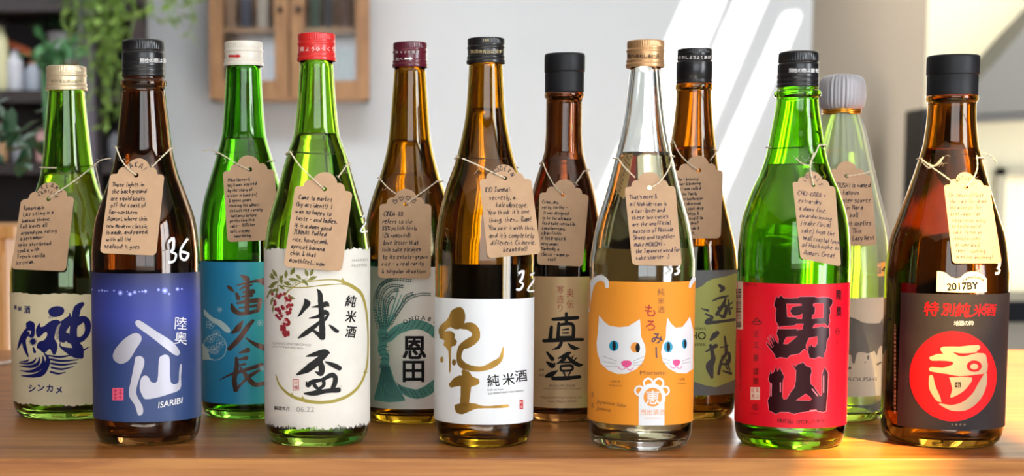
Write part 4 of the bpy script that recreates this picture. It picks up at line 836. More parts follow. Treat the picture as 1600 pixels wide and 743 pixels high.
def make_tag(key, corners, hole, lines, label, arc=None, strings=(), vpen=pen_m, v0=.10, v1=.96, indent=None, extra=None, clear=.0012, neck=True):
    b = E[key]; BL, BR, TR, TL = corners; wpx = math.hypot(TR[0]-TL[0], TR[1]-TL[1]); hpx = math.hypot(BL[0]-TL[0], BL[1]-TL[1]); rnd = random.Random(100+key)
    xs = [min(BL[0], TL[0]), max(BR[0], TR[0])]
    grid = [bil(corners, i/8, j/8-.12*(j == 0)) for i in range(9) for j in range(9)]
    ys = []
    for gx, gy in grid:
        d = ray(gx, gy); pc = surf(b, gx, gy, 0.0005); ax = at_y(gx, gy, b.cy).x-b.cx
        if abs(ax) < radius(b, pc.z)*.985: ys.append((pc.z, pc.y))
    zt_ = max(z for z, y in ys); zb_ = min(z for z, y in ys)
    tb_ = [y for z, y in ys if z > zt_-(zt_-zb_)*.2]; bb_ = [y for z, y in ys if z < zb_+(zt_-zb_)*.2]
    sl = (min(tb_)-min(bb_))/((zt_-zb_)*.9); a0 = min(bb_)
    push = max(0, max((a0+sl*(z-zb_))-y for z, y in ys)); a0 -= push+clear
    o3 = b.root.location
    def pl(px, py, off=0.0):
        d = ray(px, py); A = o3.y+a0-sl*(zb_+TOP)-off; t = (A+sl*CAM.z-CAM.y)/(d.y-sl*d.z); return CAM+d*t
    base = pl(*hole); root = thing('kraft_tag', label, 'tag', tuple(base), 'handwritten kraft tags hanging on the bottles')
    loc = lambda px, py, off=0: pl(px, py, off)-base
    hv = hpx/wpx
    outl = tag_outline(); side = [(1-.08+.08*math.cos(a), hv-.08+.08*math.sin(a)) for a in [i*PI/12 for i in range(7)]] + [(.08-.08*math.sin(a), hv-.08+.08*math.cos(a)) for a in [i*PI/12 for i in range(7)]]
    full = outl+side
    hu = None
    # hole centre in card units
    ex = ((TR[0]-TL[0])/wpx, (TR[1]-TL[1])/wpx); ey = ((BL[0]-TL[0])/hpx, (BL[1]-TL[1])/hpx); det = ex[0]*ey[1]-ex[1]*ey[0]; dx, dy = hole[0]-TL[0], hole[1]-TL[1]
    hu = (dx*ey[1]-dy*ey[0])/det/wpx; hvv = (ex[0]*dy-ex[1]*dx)/det/wpx
    hpts = [(hu+.042*math.cos(-2*PI*k/16), hvv+.042*math.sin(-2*PI*k/16)) for k in range(16)]
    def cp(u, v): return bil(corners, u, v/hv)
    n1, n2 = len(full), len(hpts); P = [[Vector((*cp(*q), 0)) for q in full], [Vector((*cp(*q), 0)) for q in hpts]]
    tri = tessellate_polygon(P); fl = [(v.x, v.y) for l in P for v in l]; N = n1+n2; th = .0005
    vs = [loc(x, y, 0) for x, y in fl]+[loc(x, y, -th) for x, y in fl]
    fs = [tuple(t) for t in tri]+[tuple(i+N for i in t[::-1]) for t in tri]
    fs += [(i, (i+1) % n1, (i+1) % n1+N, i+N) for i in range(n1)]+[(n1+i, n1+(i+1) % n2, n1+(i+1) % n2+N, n1+i+N) for i in range(n2)]
    k = M(); k.add(vs, fs); card = k.build('card', kraft, root)
    bm = bmesh.new(); bm.from_mesh(card.data); bmesh.ops.recalc_face_normals(bm, faces=bm.faces[:]); bm.to_mesh(card.data); bm.free()
    p = Print(); ang = math.atan2(TR[1]-TL[1], TR[0]-TL[0]); n = len(lines); dl = hv*(v1-v0)/n
    indent = indent or {}
    for i, s in enumerate(lines):
        v = hv*v0+dl*(i+.72); iu = indent.get(i, .07+rnd.uniform(-.015, .02)); x, y = cp(iu, v); hand(p, s, x, y, dl*wpx*.62, wpx*(.96-iu), ang-math.radians(rnd.uniform(-.5, 2.2)), pen=wpx*.014, rnd=rnd)
    if arc:
        s, rad, a0_, a1_, hh = arc; nn = len(s)
        for i, ch in enumerate(s):
            a = math.radians(a0_+(a1_-a0_)*(i+.5)/nn); x, y = cp(hu+rad*math.sin(a)-.03, hvv-rad*math.cos(a)); hand(p, ch, x, y, hh*wpx, None, ang+a, pen=wpx*.014, rnd=rnd)
    if extra: extra(p, cp, wpx)
    p.lay('handwriting', vpen, root, lambda x, y: loc(x, y, .00012), 0)
    # twine: from the hole to the neck, and round behind it
    k = M(); rt = .00052
    def twist(pts, rad=rt, k_=7):
        c = [Vector(q) for q in curve([tuple(q) for q in pts], k_)]
        L_ = 0; acc = [0]
        for a, b_ in zip(c, c[1:]): L_ += (b_-a).length; acc.append(L_)
        m_ = max(8, int(L_/.0011)); line = []
        for i in range(m_+1):
            s_ = L_*i/m_; j = min(len(c)-2, max(0, next((q for q in range(len(acc)-1) if acc[q+1] >= s_), len(acc)-2))); t = (s_-acc[j])/max(1e-9, acc[j+1]-acc[j]); line.append(c[j].lerp(c[j+1], t))
        for ph_ in (0, PI):
            q = []
            for i, v in enumerate(line):
                t = (line[min(i+1, m_)]-line[max(i-1, 0)]); t = t.normalized() if t.length else Vector((0, 0, 1)); u_ = t.cross(Vector((0, 1, .01))).normalized(); w_ = t.cross(u_); a = ph_+i*1.0; q.append(v+u_*(rad*.55*math.cos(a))+w_*(rad*.55*math.sin(a)))
            k.tube(q, rad*.62, 5)
    for st in strings:
        kind = st[0]; pts = []
        for px, py in st[1]:
            if kind == 'tag': pts.append(loc(px, py, .0012))
            elif kind == 'mix':
                q = surf(b, px, py, .0013)+o3; q2 = pl(px, py, .0010); pts.append((q if (q-CAM).length < (q2-CAM).length else q2)-base)
            elif kind == 'free': q = at_y(px, py, o3.y-radius(b, .2)*.3); pts.append(q-base)
            elif kind == 'glass': pts.append(surf(b, px, py, .0013)+o3-base)
            elif kind == 'side': pts.append(at_y(px, py, o3.y-.003)-base)
        twist(pts)
    if neck:   # loop round the back between the two anchor pixels
        (ax_, ay_), (bx_, by_) = neck; qa = surf(b, ax_, ay_, .0013); qb = surf(b, bx_, by_, .0013); aa = math.atan2(qa.x, -qa.y); ab = math.atan2(qb.x, -qb.y); pts = []
        for i in range(17):
            t = i/16; a = aa+(ab-2*PI-aa)*t; z = qa.z+(qb.z-qa.z)*t; r_ = radius(b, z)+.0012; pts.append(Vector((r_*math.sin(a), -r_*math.cos(a), z))+o3-base)
        twist(pts, k_=2)
    k.build('twine', twine_m, root, smooth=True)
    kf = M(); 
    for st in strings:
        c = st[1]
        for _ in range(5):
            i = rnd.randrange(len(c)); px, py = c[i]; q0 = at_y(px, py, o3.y-radius(b, .2)*.8)
            q0 = surf(b, px, py, .0016)+o3 if st[0] in ('glass', 'mix') else (pl(px, py, .0015) if st[0] == 'tag' else at_y(px, py, o3.y-.003))
            v = [q0-base]
            for _ in range(3): v.append(v[-1]+Vector((rnd.uniform(-1, 1), rnd.uniform(-1, 0), rnd.uniform(-1, 1)))*.0028)
            kf.tube(v, .00008, 3)
    kf.build('loose_fibres', twine_m, root, kind='stuff')
    return root
S_ = lambda *a: list(a)
def hearts(p, cp, w_):
    for u, v in ((.30, -.045), (.42, -.10), (.55, -.11), (.66, -.055)):
        x, y = cp(u, v); h = w_*.045; p.stroke([(x, y+h, w_*.014), (x-h, y-h*.2, w_*.014), (x-h*.5, y-h*.8, w_*.014), (x, y-h*.2, w_*.014), (x+h*.5, y-h*.8, w_*.014), (x+h, y-h*.2, w_*.014), (x, y+h, w_*.014)], k=3, caps=False)
make_tag(1, S_((17.6,420),(103,423.5),(116,306),(33,311)), (76,310.5), ['Remarkable.', 'Like sitting in a', 'bamboo throne,', 'Fall leaves all', 'around you, eating', 'a persimmon-', 'spice shortbread', 'cookie with', 'French vanilla', 'ice cream.'],
    'kraft tag headed CREAMY VANILLA on the green bottle with cream label', ('CREAMY', .215, -66, 66, .07), [('mix', [(76,310),(88,301),(118,281),(150,256)]), ('side', [(148,257),(158,250),(173,247)]), ('glass', [(150,257),(154,280),(158,304)])], neck=((88,262),(148,257)),
    extra=lambda p, cp, w_: [hand(p, c_, *cp(.49+.145*math.sin(math.radians(-68+22*i_)), .03-.125*math.cos(math.radians(-68+22*i_))), w_*.062, None, math.radians(-62+22*i_), w_*.013, random.Random(i_)) for i_, c_ in enumerate('VANILLA')])
make_tag(2, S_((156,395),(244,399),(257,272),(172,271)), (213,273.6), ['Those lights in', 'the background', 'are squid boats', 'off the coast of', 'far-northern', 'Aomori, where this', 'new modern classic', 'is made, and paired,', 'with all the', 'seafood! It goes'],
    'kraft tag about squid boats on the dark brown bottle with blue label', ('AKA!', .15, -50, 62, .10), [('mix', [(213,273),(203,266),(190,250),(181,229)]), ('mix', [(238,260),(252,246),(268,231)])], neck=((181,229),(266,232)))
make_tag(3, S_((355.5,378),(436,374),(429,264),(348,267)), (390.6,264.5), ['Miho (owner &', 'toji) was inspired', 'by the story of', 'winter in bune (>)', '& spent years', 'reviving the almost', 'extinct rice variety', 'hattanso before', 'perfecting this', 'sake - 100% her', 'soft, creamy', '   nourishing'],
    'kraft tag beginning Miho (owner & toji) on the dark green bottle', None, [('mix', [(390,265),(372,257),(352,244),(340,238)]), ('side', [(342,239),(330,234),(318,235)])], neck=((341,238),(418,252)))
make_tag(4, S_((443,416),(534,424),(551,299),(461.5,289)), (507,295), ['Came to market', '(by accident!)  I', 'was so happy to', 'taste - and ladies,', 'it is a damn good', 'JUNMAI. Puffed', 'rice, honeycomb,', 'apricot banana', 'chip, & that', 'mouthfeel... wow'],
    'kraft tag beginning Came to market on the bright green bottle with red cap', None, [('mix', [(507,295),(490,280),(468,258),(453,236)]), ('mix', [(528,277),(536,266),(543,256)])], neck=((453,237),(542,257)))
make_tag(5, S_((590.5,433.7),(673,435),(674,318),(593,318)), (634,318.6), ['ONDA-88', 'refers to the', '88% polish (only', '12% removed)', 'love letter that', 'this sake pledges', 'to its estate-grown', 'rice - a real rarity', '& singular devotion'],
    'kraft tag headed with little hearts on the amber bottle with maroon cap', None, [('mix', [(634,318),(648,308),(668,294),(684,282)]), ('mix', [(618,302),(605,292),(592,277)])], neck=((593,277),(682,283)), extra=hearts)
make_tag(6, S_((762,403),(845,396),(830,279),(749,279)), (789,278), ['KID Junmai:', 'secretly, a...', 'kaleidoscope.', "You think it's one", 'thing, then... Bam!', 'You pair it with this,', "and it's completely", 'different. Chimeric.', 'beautiful!'],
    'kraft tag headed MODERN on the amber bottle with plain white label', ('MODERN', .155, -80, 72, .085), [('mix', [(789,278),(770,269),(745,257),(722,247)]), ('side', [(722,247),(716,244),(712,243)])], neck=((716,245),(812,262)), indent={2: .25, 8: .3, 1: .14})
make_tag(7, S_((839,413),(910.6,416),(920,303.5),(843,300)), (880,303.5), ['Crisp, dry,', 'nutty, earthy —', 'it was designed', 'to be the ultimate', 'food sake: versatile,', 'complimentary,', 'clean finish.', 'A little spice &', 'very umami.', 'Markedly a', 'classic - warm or', '      cool!'],
    'kraft tag beginning Crisp, dry on the bottle with smooth black stopper', None, [('mix', [(880,303),(868,292),(855,270),(848,253)]), ('mix', [(900,286),(906,277),(913,266)])], neck=((848,253),(912,267)))
make_tag(8, S_((988,413.5),(1065.5,415),(1055,290),(976,291.5)), (1015,293), ["That's more &", 'mi! Nishide-san is', 'a cat-lover and', 'these two cuties', 'are the unofficial', 'mascots of Nishide', 'Shuzo and together', 'make MOROMI -', 'the Japanese word for', 'sake starter  :)'],
    "kraft tag beginning That's more on the clear bottle with orange label", None, [('mix', [(1015,293),(1028,286),(1040,272),(1048,256),(1049,244)]), ('mix', [(992,277),(978,263),(966,248)])], pen2, neck=((966,247),(1047,243)))
make_tag(9, S_((1047,373),(1126,372),(1130,265),(1050,266)), (1092,266), ['Miko - brewery', 'owner & brewing', 'god - was called', 'the family', 'very in backwater', '- descends', 'a cook deep', 'Tokyo, &', "asked if I'm", 'do this?', 'can do it', '  WAY...'],
    'kraft tag beginning Miko on the brown bottle with olive label', None, [('mix', [(1092,266),(1078,257),(1062,240),(1053,222)]), ('mix', [(1110,250),(1116,242),(1120,236)])], neck=((1054,222),(1119,236)), indent={3: .2, 5: .25, 6: .28, 7: .3, 8: .3, 9: .3, 10: .3, 11: .3})
make_tag(10, S_((1251,404),(1314,416),(1305,291),(1238,283)), (1271,289), ['CHO-KARA =', 'extra-dry', 'a damn fine,', 'award winning', 'jizake (local', 'sake) from the', 'small coastal town', 'of Hachinohe in', 'Aomori. Great'],
    'kraft tag beginning CHO-KARA on the vivid green bottle with red label', ('LOCALS', .17, -85, 85, .085), [('mix', [(1271,289),(1267,270),(1266,255),(1274,240),(1280,226)]), ('glass', [(1266,258),(1254,256),(1244,247)]), ('glass', [(1266,262),(1268,250),(1272,238)]), ('side', [(1280,226),(1283,215),(1276,204)])], pen2, neck=((1204,230),(1281,226)))
make_tag(11, S_((1296,384),(1369.6,383),(1361,272.6),(1287,272.6)), (1322.6,274.7), ['KUROUSHI is named', 'for a famous', 'old water source', '(very) in Nara', '& black bull', 'rice that applies', 'by way. This', '"ushi" - Lazy Nest'],
    'kraft tag beginning KUROUSHI on the film-wrapped bottle', None, [('mix', [(1322,275),(1338,273),(1352,270),(1362,267)])], neck=((1262,262),(1358,267)), clear=.004)
make_tag(12, S_((1488.7,411),(1565.5,411),(1546,289.6),(1474.7,288)), (1510,292), ["Oh, Heart of Gold", "the sake I've drank", 'the most of. The', 'best value, I am', 'inexpensive intro', 'to koshu aged', 'sake. I keep an', 'isshobin open', 'at home @ all', 'times - cooking,', 'drinking, anything!'],
    'sunlit kraft tag headed NATURAL on the brown bottle with black label', ('NATURAL', .17, -70, 75, .075), [('mix', [(1487,283),(1472,272),(1456,261),(1440,249)]), ('glass', [(1439,247),(1450,256),(1464,258),(1474,245)]), ('glass', [(1440,252),(1452,262),(1466,254),(1470,248)]), ('mix', [(1508,292),(1520,280),(1527,262),(1526,243)]),
     ('side', [(1526,240),(1530,256),(1524,270),(1532,282)]), ('side', [(1527,246),(1536,240),(1548,243),(1557,254)]), ('side', [(1524,244),(1532,262),(1527,276)])], pen2, neck=((1440,248),(1526,246)))
# paint-pen numbers on the glass
wm = mat('paint_pen_white', srgb(240, 240, 240), .5); rn = random.Random(1)
def num(key, s, x, y, h, pen, ang=0):
    p = Print(); hand(p, s, x, y, h, None, ang, pen, rn); p.glass(E[key], 'painted_number', wm)
num(2, '36', 259, 409, 34, 4.0, -.12); num(4, '21', 561, 361, 23, 2.6); num(6, '32', 803, 452, 30, 3.4, .04); num(8, '33', 1040, 426, 20, 3.4, .1); num(12, '3', 1553, 427, 20, 3.6)
# ---------------------------------------------------------------- the room behind
# framed wall cabinet
yc = YB-0.02
pane_m = bpy.data.materials.new('thin_pane'); pane_m.use_nodes = True; nt = pane_m.node_tree; g1 = nt.nodes.new('ShaderNodeBsdfGlossy'); g1.inputs['Roughness'].default_value = .05; t1 = nt.nodes.new('ShaderNodeBsdfTransparent'); x1_ = nt.nodes.new('ShaderNodeMixShader'); x1_.inputs[0].default_value = .07
nt.links.new(t1.outputs[0], x1_.inputs[1]); nt.links.new(g1.outputs[0], x1_.inputs[2]); nt.links.new(x1_.outputs[0], nt.nodes['Material Output'].inputs[0])
def cab():
    a = at_y(335, 160, yc); c = at_y(577, 160, yc); x0, x1 = a.x, c.x; z0 = a.z; z1 = z0+0.62; d = .16; xm = (x0+x1)/2
    t = thing('wall_cabinet', 'brown wooden glazed cabinet hanging on the back wall', 'cabinet', (xm, yc, z0)); W = (x1-x0)/2; H = z1-z0
    fr = wood('cabinet_oak', srgb(142, 98, 60), srgb(166, 118, 74), srgb(180, 132, 86), (12, 12, 2), .5)
    inn = mat('cabinet_inside', srgb(170, 136, 104), .8)
    boxes('carcass', [(-W, -W+.02, -d, 0, 0, H), (W-.02, W, -d, 0, 0, H), (-W, W, -d, 0, 0, .02), (-W, W, -d, 0, H-.02, H), (-W, W, -.012, 0, 0, H)], fr, t)
    boxes('shelf', [(-W+.02, W-.02, -d+.02, -.012, .22, .235)], inn, t); boxes('shelf', [(-W+.02, W-.02, -d+.02, -.012, .42, .435)], inn, t)
    for s in (-1, 1):
        xa, xb = (-W, -.004) if s < 0 else (.004, W)
        o = boxes('door', [(xa, xa+.045, -d-.02, -d, 0, H), (xb-.045, xb, -d-.02, -d, 0, H), (xa+.045, xb-.045, -d-.02, -d, 0, .06), (xa+.045, xb-.045, -d-.02, -d, H-.06, H)], fr, t)
        boxes('pane', [(xa+.045, xb-.045, -d-.012, -d-.009, .06, H-.06)], pane_m, o)
        k = M(); k.lathe([(.004, -.01), (.01, -.004), (.01, .004), (.004, .01)], 12); boxes('knob', [(-.03*s-.008, -.03*s+.008, -d-.04, -d-.02, .28, .296)], mat('dark_iron', srgb(50, 44, 40), .5, .6), o, .003)
    return x0, z0, W, H, xm
cx0, cz0, CW, CH, cxm = cab()
rc = random.Random(21)
pal = [srgb(60, 58, 62), srgb(96, 66, 56), srgb(150, 120, 96), srgb(70, 74, 92), srgb(190, 180, 168), srgb(120, 60, 50), srgb(60, 80, 66)]
pn = ['charcoal', 'umber', 'sand', 'slate blue', 'ivory', 'brick red', 'dark green']
xx = cxm-CW+.06; idx = 0
for level, lab in ((.0201, 'bottom'), (.2351, 'middle')):
    xx = cxm-CW+.05; idx = 0
    while xx < cxm+CW-.08:
        wdt = rc.choice((.028, .034, .05)); h = rc.uniform(.1, .16); c = (idx+(2 if level > .1 else 0)) % 7
        if abs(xx+wdt/2-cxm) > .03:
            o = boxes('cabinet_book', [(-wdt/2, wdt/2, -.06, .03, 0, h)], mat('book_cloth_'+str(c), pal[c], .7), loc=(xx+wdt/2, yc-.06, cz0+level), bevel=.002)
            tag1(o, 'small '+pn[c]+' box standing on the '+lab+' shelf of the wall cabinet, '+['leftmost', 'second', 'third', 'fourth', 'fifth', 'sixth', 'seventh', 'eighth', 'ninth', 'tenth', 'eleventh', 'twelfth'][min(idx, 11)], 'box', 'boxes inside the wall cabinet')
            idx += 1
        xx += wdt+rc.uniform(.008, .03)
# dark bookcase on the left
ys = 4.9
def X(px): return at_y(px, 300, ys).x
def Zz(py): return at_y(300, py, ys).z
dk = mat('bookcase_dark', srgb(52, 42, 44), .55); post = mat('bookcase_post', srgb(104, 96, 108), .5)
bc = thing('bookcase', 'dark open bookcase with plants standing at the left', 'bookcase', (X(40), ys, 0)); bx = X(40)
def B2(name, x0, x1, y0, y1, z0, z1, m, p=bc): return boxes(name, [(x0-bx, x1-bx, y0, y1, z0, z1)], m, p)
B2('back_panel', X(-120), X(212), .30, .32, 0, 1.95, dk)
for py in (150, 262, 380, 8): B2('shelf', X(-120), X(212), 0, .30, Zz(py)-.018, Zz(py)+.018, dk)
B2('shelf', X(-120), X(212), 0, .30, 1.90, 1.95, dk)
B2('post', X(128), X(152), -.03, .0, 0, 1.95, post); B2('side_panel', X(206), X(212), 0, .3, 0, 1.95, dk); B2('side_panel', X(-120), X(-112), 0, .3, 0, 1.95, dk); B2('divider', X(152), X(158), 0, .3, 0, 1.95, dk)
def jar(name, px, pybase, wpx, hpx, m, label, cat, grp, lid=None, dy=.1):
    b0 = at_y(px, pybase, ys+dy); sc = (ys+dy)/F; r = wpx/2*sc; h = hpx*sc; z = Zz(pybase)
    t = thing(name, label, cat, (b0.x, ys+dy, shelf_z(pybase)), grp)
    k = M(); rg = k.lathe([(r*.8, 0), (r*.95, h*.03), (r, h*.1), (r, h*.68), (r*.85, h*.78), (r*.5, h*.86), (r*.48, h*.93), (r*.35, h*.93), (.001, h*.9)], 24); k.cap_ring(rg[0], 24, False); k.cap_ring(rg[-1], 24); k.build('body', m, t, smooth=True)
    k = M(); rg = k.lathe([(r*.5, h*.935), (r*.54, h*.95), (r*.54, h), (r*.2, h*1.02)], 24); k.cap_ring(rg[0], 24, False); k.cap_ring(rg[-1], 24); k.build('lid', lid or dk, t)
def shelf_z(py): return Zz(150 if py < 160 else (262 if py < 270 else 380))+.0182 if py > 20 else Zz(8)+.0182
wj = mat('ceramic_white', srgb(206, 206, 214), .35); gj = mat('ceramic_grey', srgb(140, 142, 150), .4); oj = mat('ceramic_orange', srgb(196, 112, 60), .5); pj = mat('ceramic_pink', srgb(206, 160, 156), .5)
jar('jar', 3, 140, 22, 108, mat('ceramic_cream', srgb(220, 214, 170), .5), 'tall cream jar at the left end of the bookcase shelf', 'jar', 'jars on the bookcase')
jar('jar', 24, 140, 26, 64, wj, 'white grey jar beside the tall cream jar on the bookcase', 'jar', 'jars on the bookcase', gj)
jar('jar', 52, 140, 26, 46, mat('glass_jar_pale', srgb(170, 178, 190), .2), 'pale blue grey jar in the middle of the bookcase shelf', 'jar', 'jars on the bookcase', oj)
for i, (px, wd, hp, mm, lb) in enumerate(((2, 22, 66, mat('box_tan', srgb(190, 150, 110), .6), 'tan jar on the lower bookcase shelf, far left'), (30, 24, 44, gj, 'grey jar on the lower bookcase shelf next to the tan one'), (66, 20, 54, pj, 'slim pink jar on the lower bookcase shelf just left of the gold capped bottle'), (82, 18, 34, oj, 'small orange jar on the lower bookcase shelf behind the gold capped bottle'), (180, 24, 50, gj, 'grey jar on the lower bookcase shelf right of the post'))):
    jar('jar', px, 262, wd, hp, mm, lb, 'jar', 'jars on the bookcase')
o = boxes('leaning_book', [(-.011, .011, -.08, .06, 0, .17)], mat('book_orange', srgb(176, 84, 40), .6), loc=(X(50), ys+.215, shelf_z(150)+.112), bevel=.003); o.rotation_euler = (0, math.radians(-66), 0); tag1(o, 'orange book leaning behind the jars on the bookcase', 'book')
o = boxes('storage_box', [(-.045, .045, -.1, .1, 0, .085)], mat('box_rust', srgb(150, 76, 50), .6), loc=(X(100), ys+.13, shelf_z(150)), bevel=.004); tag1(o, 'rust red box on the bookcase under the potted plant', 'box')
def foliage(n, cx_, cy_, cz_, sx, sy, sz, size, rnd, hang=False, up=False):
    k = M()
    for _ in range(n):
        x = cx_+rnd.gauss(0, .45)*sx; y = cy_+rnd.gauss(0, .45)*sy; z = cz_+rnd.gauss(0, .45)*sz
        l = size*rnd.uniform(.6, 1.2); wd = l*.45; d = Vector((rnd.uniform(-1, 1), rnd.uniform(-1, 1), rnd.uniform(-1, .2) if hang else rnd.uniform(-.1, 1))).normalized(); s_ = d.cross(Vector((0, 0, 1)))
        if s_.length < .1: s_ = Vector((1, 0, 0))
        s_.normalize(); nrm = s_.cross(d); p0 = Vector((x, y, z))
        k.add([p0, p0+d*l*.3+s_*wd*.45, p0+d*l*.7+s_*wd*.4, p0+d*l-nrm*l*.12, p0+d*l*.7-s_*wd*.4, p0+d*l*.3-s_*wd*.45, p0+d*l*.5+nrm*l*.07], [(0, 1, 6), (1, 2, 6), (2, 3, 6), (3, 4, 6), (4, 5, 6), (5, 0, 6)])
    return k
lf = mat('leaf_green', srgb(140, 172, 84), .5, var=.2, vscale=8); lfd = mat('leaf_dark_green', srgb(52, 92, 62), .5, var=.2, vscale=8); lfb = mat('leaf_blue_green', srgb(96, 150, 100), .5)
pot = mat('terracotta', srgb(180, 108, 84), .7)
rp = random.Random(31)
def potted(name, base, rad, h, potm, fol, lm, label, stems=True):
    t = thing(name, label, 'plant', tuple(base)); k = M(); rg = k.lathe([(rad*.72, 0), (rad*.98, h*.9), (rad*1.05, h*.9), (rad*1.05, h), (rad*.9, h), (rad*.88, h*.85), (.001, h*.85)], 28); k.cap_ring(rg[0], 28, False); k.cap_ring(rg[-1], 28); k.build('pot', potm, t)
    fol.build('foliage', lm, t, kind='stuff')
    if stems:
        k = M()
        for i in range(7): a = i*.9; k.tube([(0, 0, h*.85), (rad*.4*math.cos(a), rad*.4*math.sin(a), h*1.4), (rad*math.cos(a), rad*math.sin(a), h*1.9)], .003, 5)
        k.build('stem', lm, t)
    return t
potted('potted_plant', (X(92), ys+.15, shelf_z(150)+.0852), .055, .10, wj, foliage(70, 0, 0, .16, .10, .08, .09, .07, rp), lfd, 'small plant in a white pot on the rust red box')
# trailing plant on top of the bookcase, stems hanging in front
t = thing('trailing_plant', 'leafy green plant trailing down the right side of the bookcase', 'plant', (X(190), ys+.1, 1.9502))
k = M(); rg = k.lathe([(.07, 0), (.1, .14), (.085, .14), (.08, .12), (.001, .12)], 28); k.cap_ring(rg[0], 28, False); k.cap_ring(rg[-1], 28); k.build('pot', wj, t)
k = M(); ks = M()
for i in range(50):
    x0 = rp.uniform(-.13, .24); l = rp.uniform(.35, .86) if x0 < .07 else rp.uniform(.22, .56); q = [Vector((x0*.3, -.05, .12)), Vector((x0*.8, -.15, .14)), Vector((x0, -.19, .02))]; n_ = int(l/.045)
    for j in range(n_): q.append(q[-1]+Vector((rp.uniform(-.016, .016), rp.uniform(-.006, .006), -.045)))
    ks.tube(q, .0016, 4)
    for v in q[2:]:
        for _ in range(2):
            d = Vector((rp.uniform(-1, 1), rp.uniform(-.7, .3), rp.uniform(-.8, .5))).normalized(); s_ = d.cross(Vector((0, .3, 1))).normalized(); le = rp.uniform(.025, .05); wd = le*.6; nn = s_.cross(d)
            k.add([v, v+d*le*.35+s_*wd*.5, v+d*le, v+d*le*.35-s_*wd*.5, v+d*le*.4+nn*le*.08], [(0, 1, 4), (1, 2, 4), (2, 3, 4), (3, 0, 4)])
k.build('foliage', lf, t, kind='stuff'); ks.build('stem', lf, t, kind='stuff')
t = potted('potted_plant', (X(127), ys-.36, 0.0), .14, .30, wj, foliage(90, 0, .0, 1.33, .07, .05, .06, .05, rp), lfb, 'tall plant on the floor in front of the bookcase post')
k = M()
for i in range(5): k.tube([(0, 0, .26), (.01*(i-2), .01, .75), (.02*(i-2), 0, 1.30)], .005, 6)
k.build('stalk', lfb, t)
# wooden chest with a dark leafed plant, left, just behind the table
ch = at_y(22, 352, 2.35); chest_m = wood('chest_pine', srgb(206, 138, 66), srgb(222, 156, 84), srgb(232, 170, 98), (14, 14, 2), .45)
t = thing('wooden_chest', 'honey coloured wooden chest behind the table at the left', 'chest', (ch.x-.25, 2.55, 0))
boxes('carcass', [(-.25, .235, -.19, .2, .04, ch.z-.02)], chest_m, t); boxes('chest_top', [(-.26, .25, -.2, .21, ch.z-.0199, ch.z)], chest_m, t, bevel=.003)
for i, xx in enumerate((-.22, .0, .215)): boxes('door_stile', [(xx-.02, xx+.018, -.2, -.1901, .06, ch.z-.04)], chest_m, t)
for sx in (-.24, .2): boxes('leg', [(sx, sx+.03, -.18, -.15, 0, .0399), (sx, sx+.03, .15, .18, 0, .0399)], chest_m, t)
potted('potted_plant', (ch.x-.12, 2.5, ch.z+.0002), .06, .07, mat('pot_dark', srgb(60, 70, 66), .5), foliage(190, .0, -.02, .125, .13, .1, .05, .05, rp), lfd, 'dark green potted plant on the honey coloured chest')
# table cable
k = M(); k.tube([tuple(v) for v in curve([tuple(at_z(x, y, TOP+.0022)) for x, y in ((-60, 556), (-20, 566), (8, 567), (26, 561), (60, 556))], 6)], .002, 8)
tag1(k.build('cable', mat('cable_white', srgb(216, 208, 200), .5), smooth=True), 'thin white cable lying across the back left of the table', 'cable')
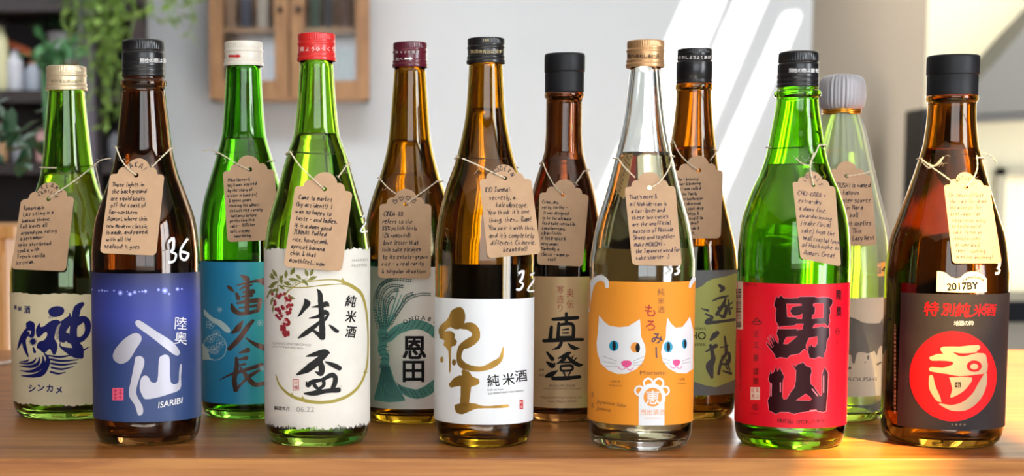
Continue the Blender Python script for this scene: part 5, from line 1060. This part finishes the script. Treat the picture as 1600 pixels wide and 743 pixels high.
# annex side: dark slanted canopy, speaker slab, low cabinet, wall moulding
yr = 7.12; dg = mat('charcoal_metal', srgb(62, 62, 66), .5); dgr = mat('grey_charcoal', srgb(92, 92, 90), .55)
def prism(name, pts, y0, y1, m, p, loc):
    k = M(); n = len(pts); f = [at_y(x, y, y0) for x, y in pts]; r_ = [Vector((v.x, y1, v.z)) for v in f]; L = Vector(loc); k.add([v-L for v in f]+[v-L for v in r_], [tuple(range(n)), tuple(range(2*n-1, n-1, -1))]+[(i, i+n, (i+1) % n+n, (i+1) % n) for i in range(n)]); return k.build(name, m, p, loc if not p else (0, 0, 0), bevel=.01)
c0 = at_y(1540, 150, yr); t = thing('range_hood', 'large dark grey slanted hood on the far right wall', 'hood', tuple(c0))
prism('canopy', [(1484,172),(1500,158),(1600,44),(1700,-60),(1760,-60),(1760,168),(1484,182)], yr, 7.39, dgr, t, c0)
prism('lower_rim', [(1484,183),(1760,169),(1760,178),(1484,192)], yr-.01, 7.39, dg, t, c0)
c0 = at_y(1462, 270, 6.0); t = thing('tall_speaker', 'narrow black speaker standing beside the wall corner at right', 'speaker', (c0.x, 6.0, 0))
zt_ = at_y(1462, 168, 6.0).z; boxes('cabinet', [(-.055, .06, 0, .2, .03, zt_)], dg, t, .01); boxes('foot', [(-.08, .085, -.02, .22, 0, .0299)], dg, t, .004); boxes('grille', [(-.045, .05, -.012, -.0001, .1, zt_-.03)], mat('speaker_cloth', srgb(40, 42, 44), .9), t)
yl = 4.0; a = at_y(1566, 470, yl); c = at_y(1566, 503, yl); t = thing('low_cabinet', 'low pale cabinet with a black top at far right', 'cabinet', (a.x+.4, yl, 0))
boxes('top', [(-.4, .4, 0, .45, c.z, a.z)], mat('black_lacquer', srgb(30, 34, 44), .3), t, .004); boxes('body', [(-.39, .39, .01, .44, .05, c.z-.0001)], mat('low_cabinet_paint', srgb(206, 202, 190), .6), t); boxes('plinth', [(-.37, .37, .03, .42, 0, .0499)], dk, t)
yw = 7.38
for n_, (x0, x1, y0, y1) in enumerate(((1556, 1650, 262, 470),)):
    A0 = at_y(x0, y0, yw); A1 = at_y(x1, y1, yw); boxes('trim_1', [(A0.x, A1.x, yw-.02, yw, A0.z-.035, A0.z), (A0.x, A1.x, yw-.02, yw, A1.z, A1.z+.035), (A0.x, A0.x+.04, yw-.02, yw, A1.z, A0.z), (A1.x-.04, A1.x, yw-.02, yw, A1.z, A0.z)], mat('moulding_grey', srgb(150, 146, 130), .7), kind='structure')
boxes('baseboard_back', [(-3.0, XA-.01, YB-.015, YB-.0001, 0, .11)], white_m, kind='structure')
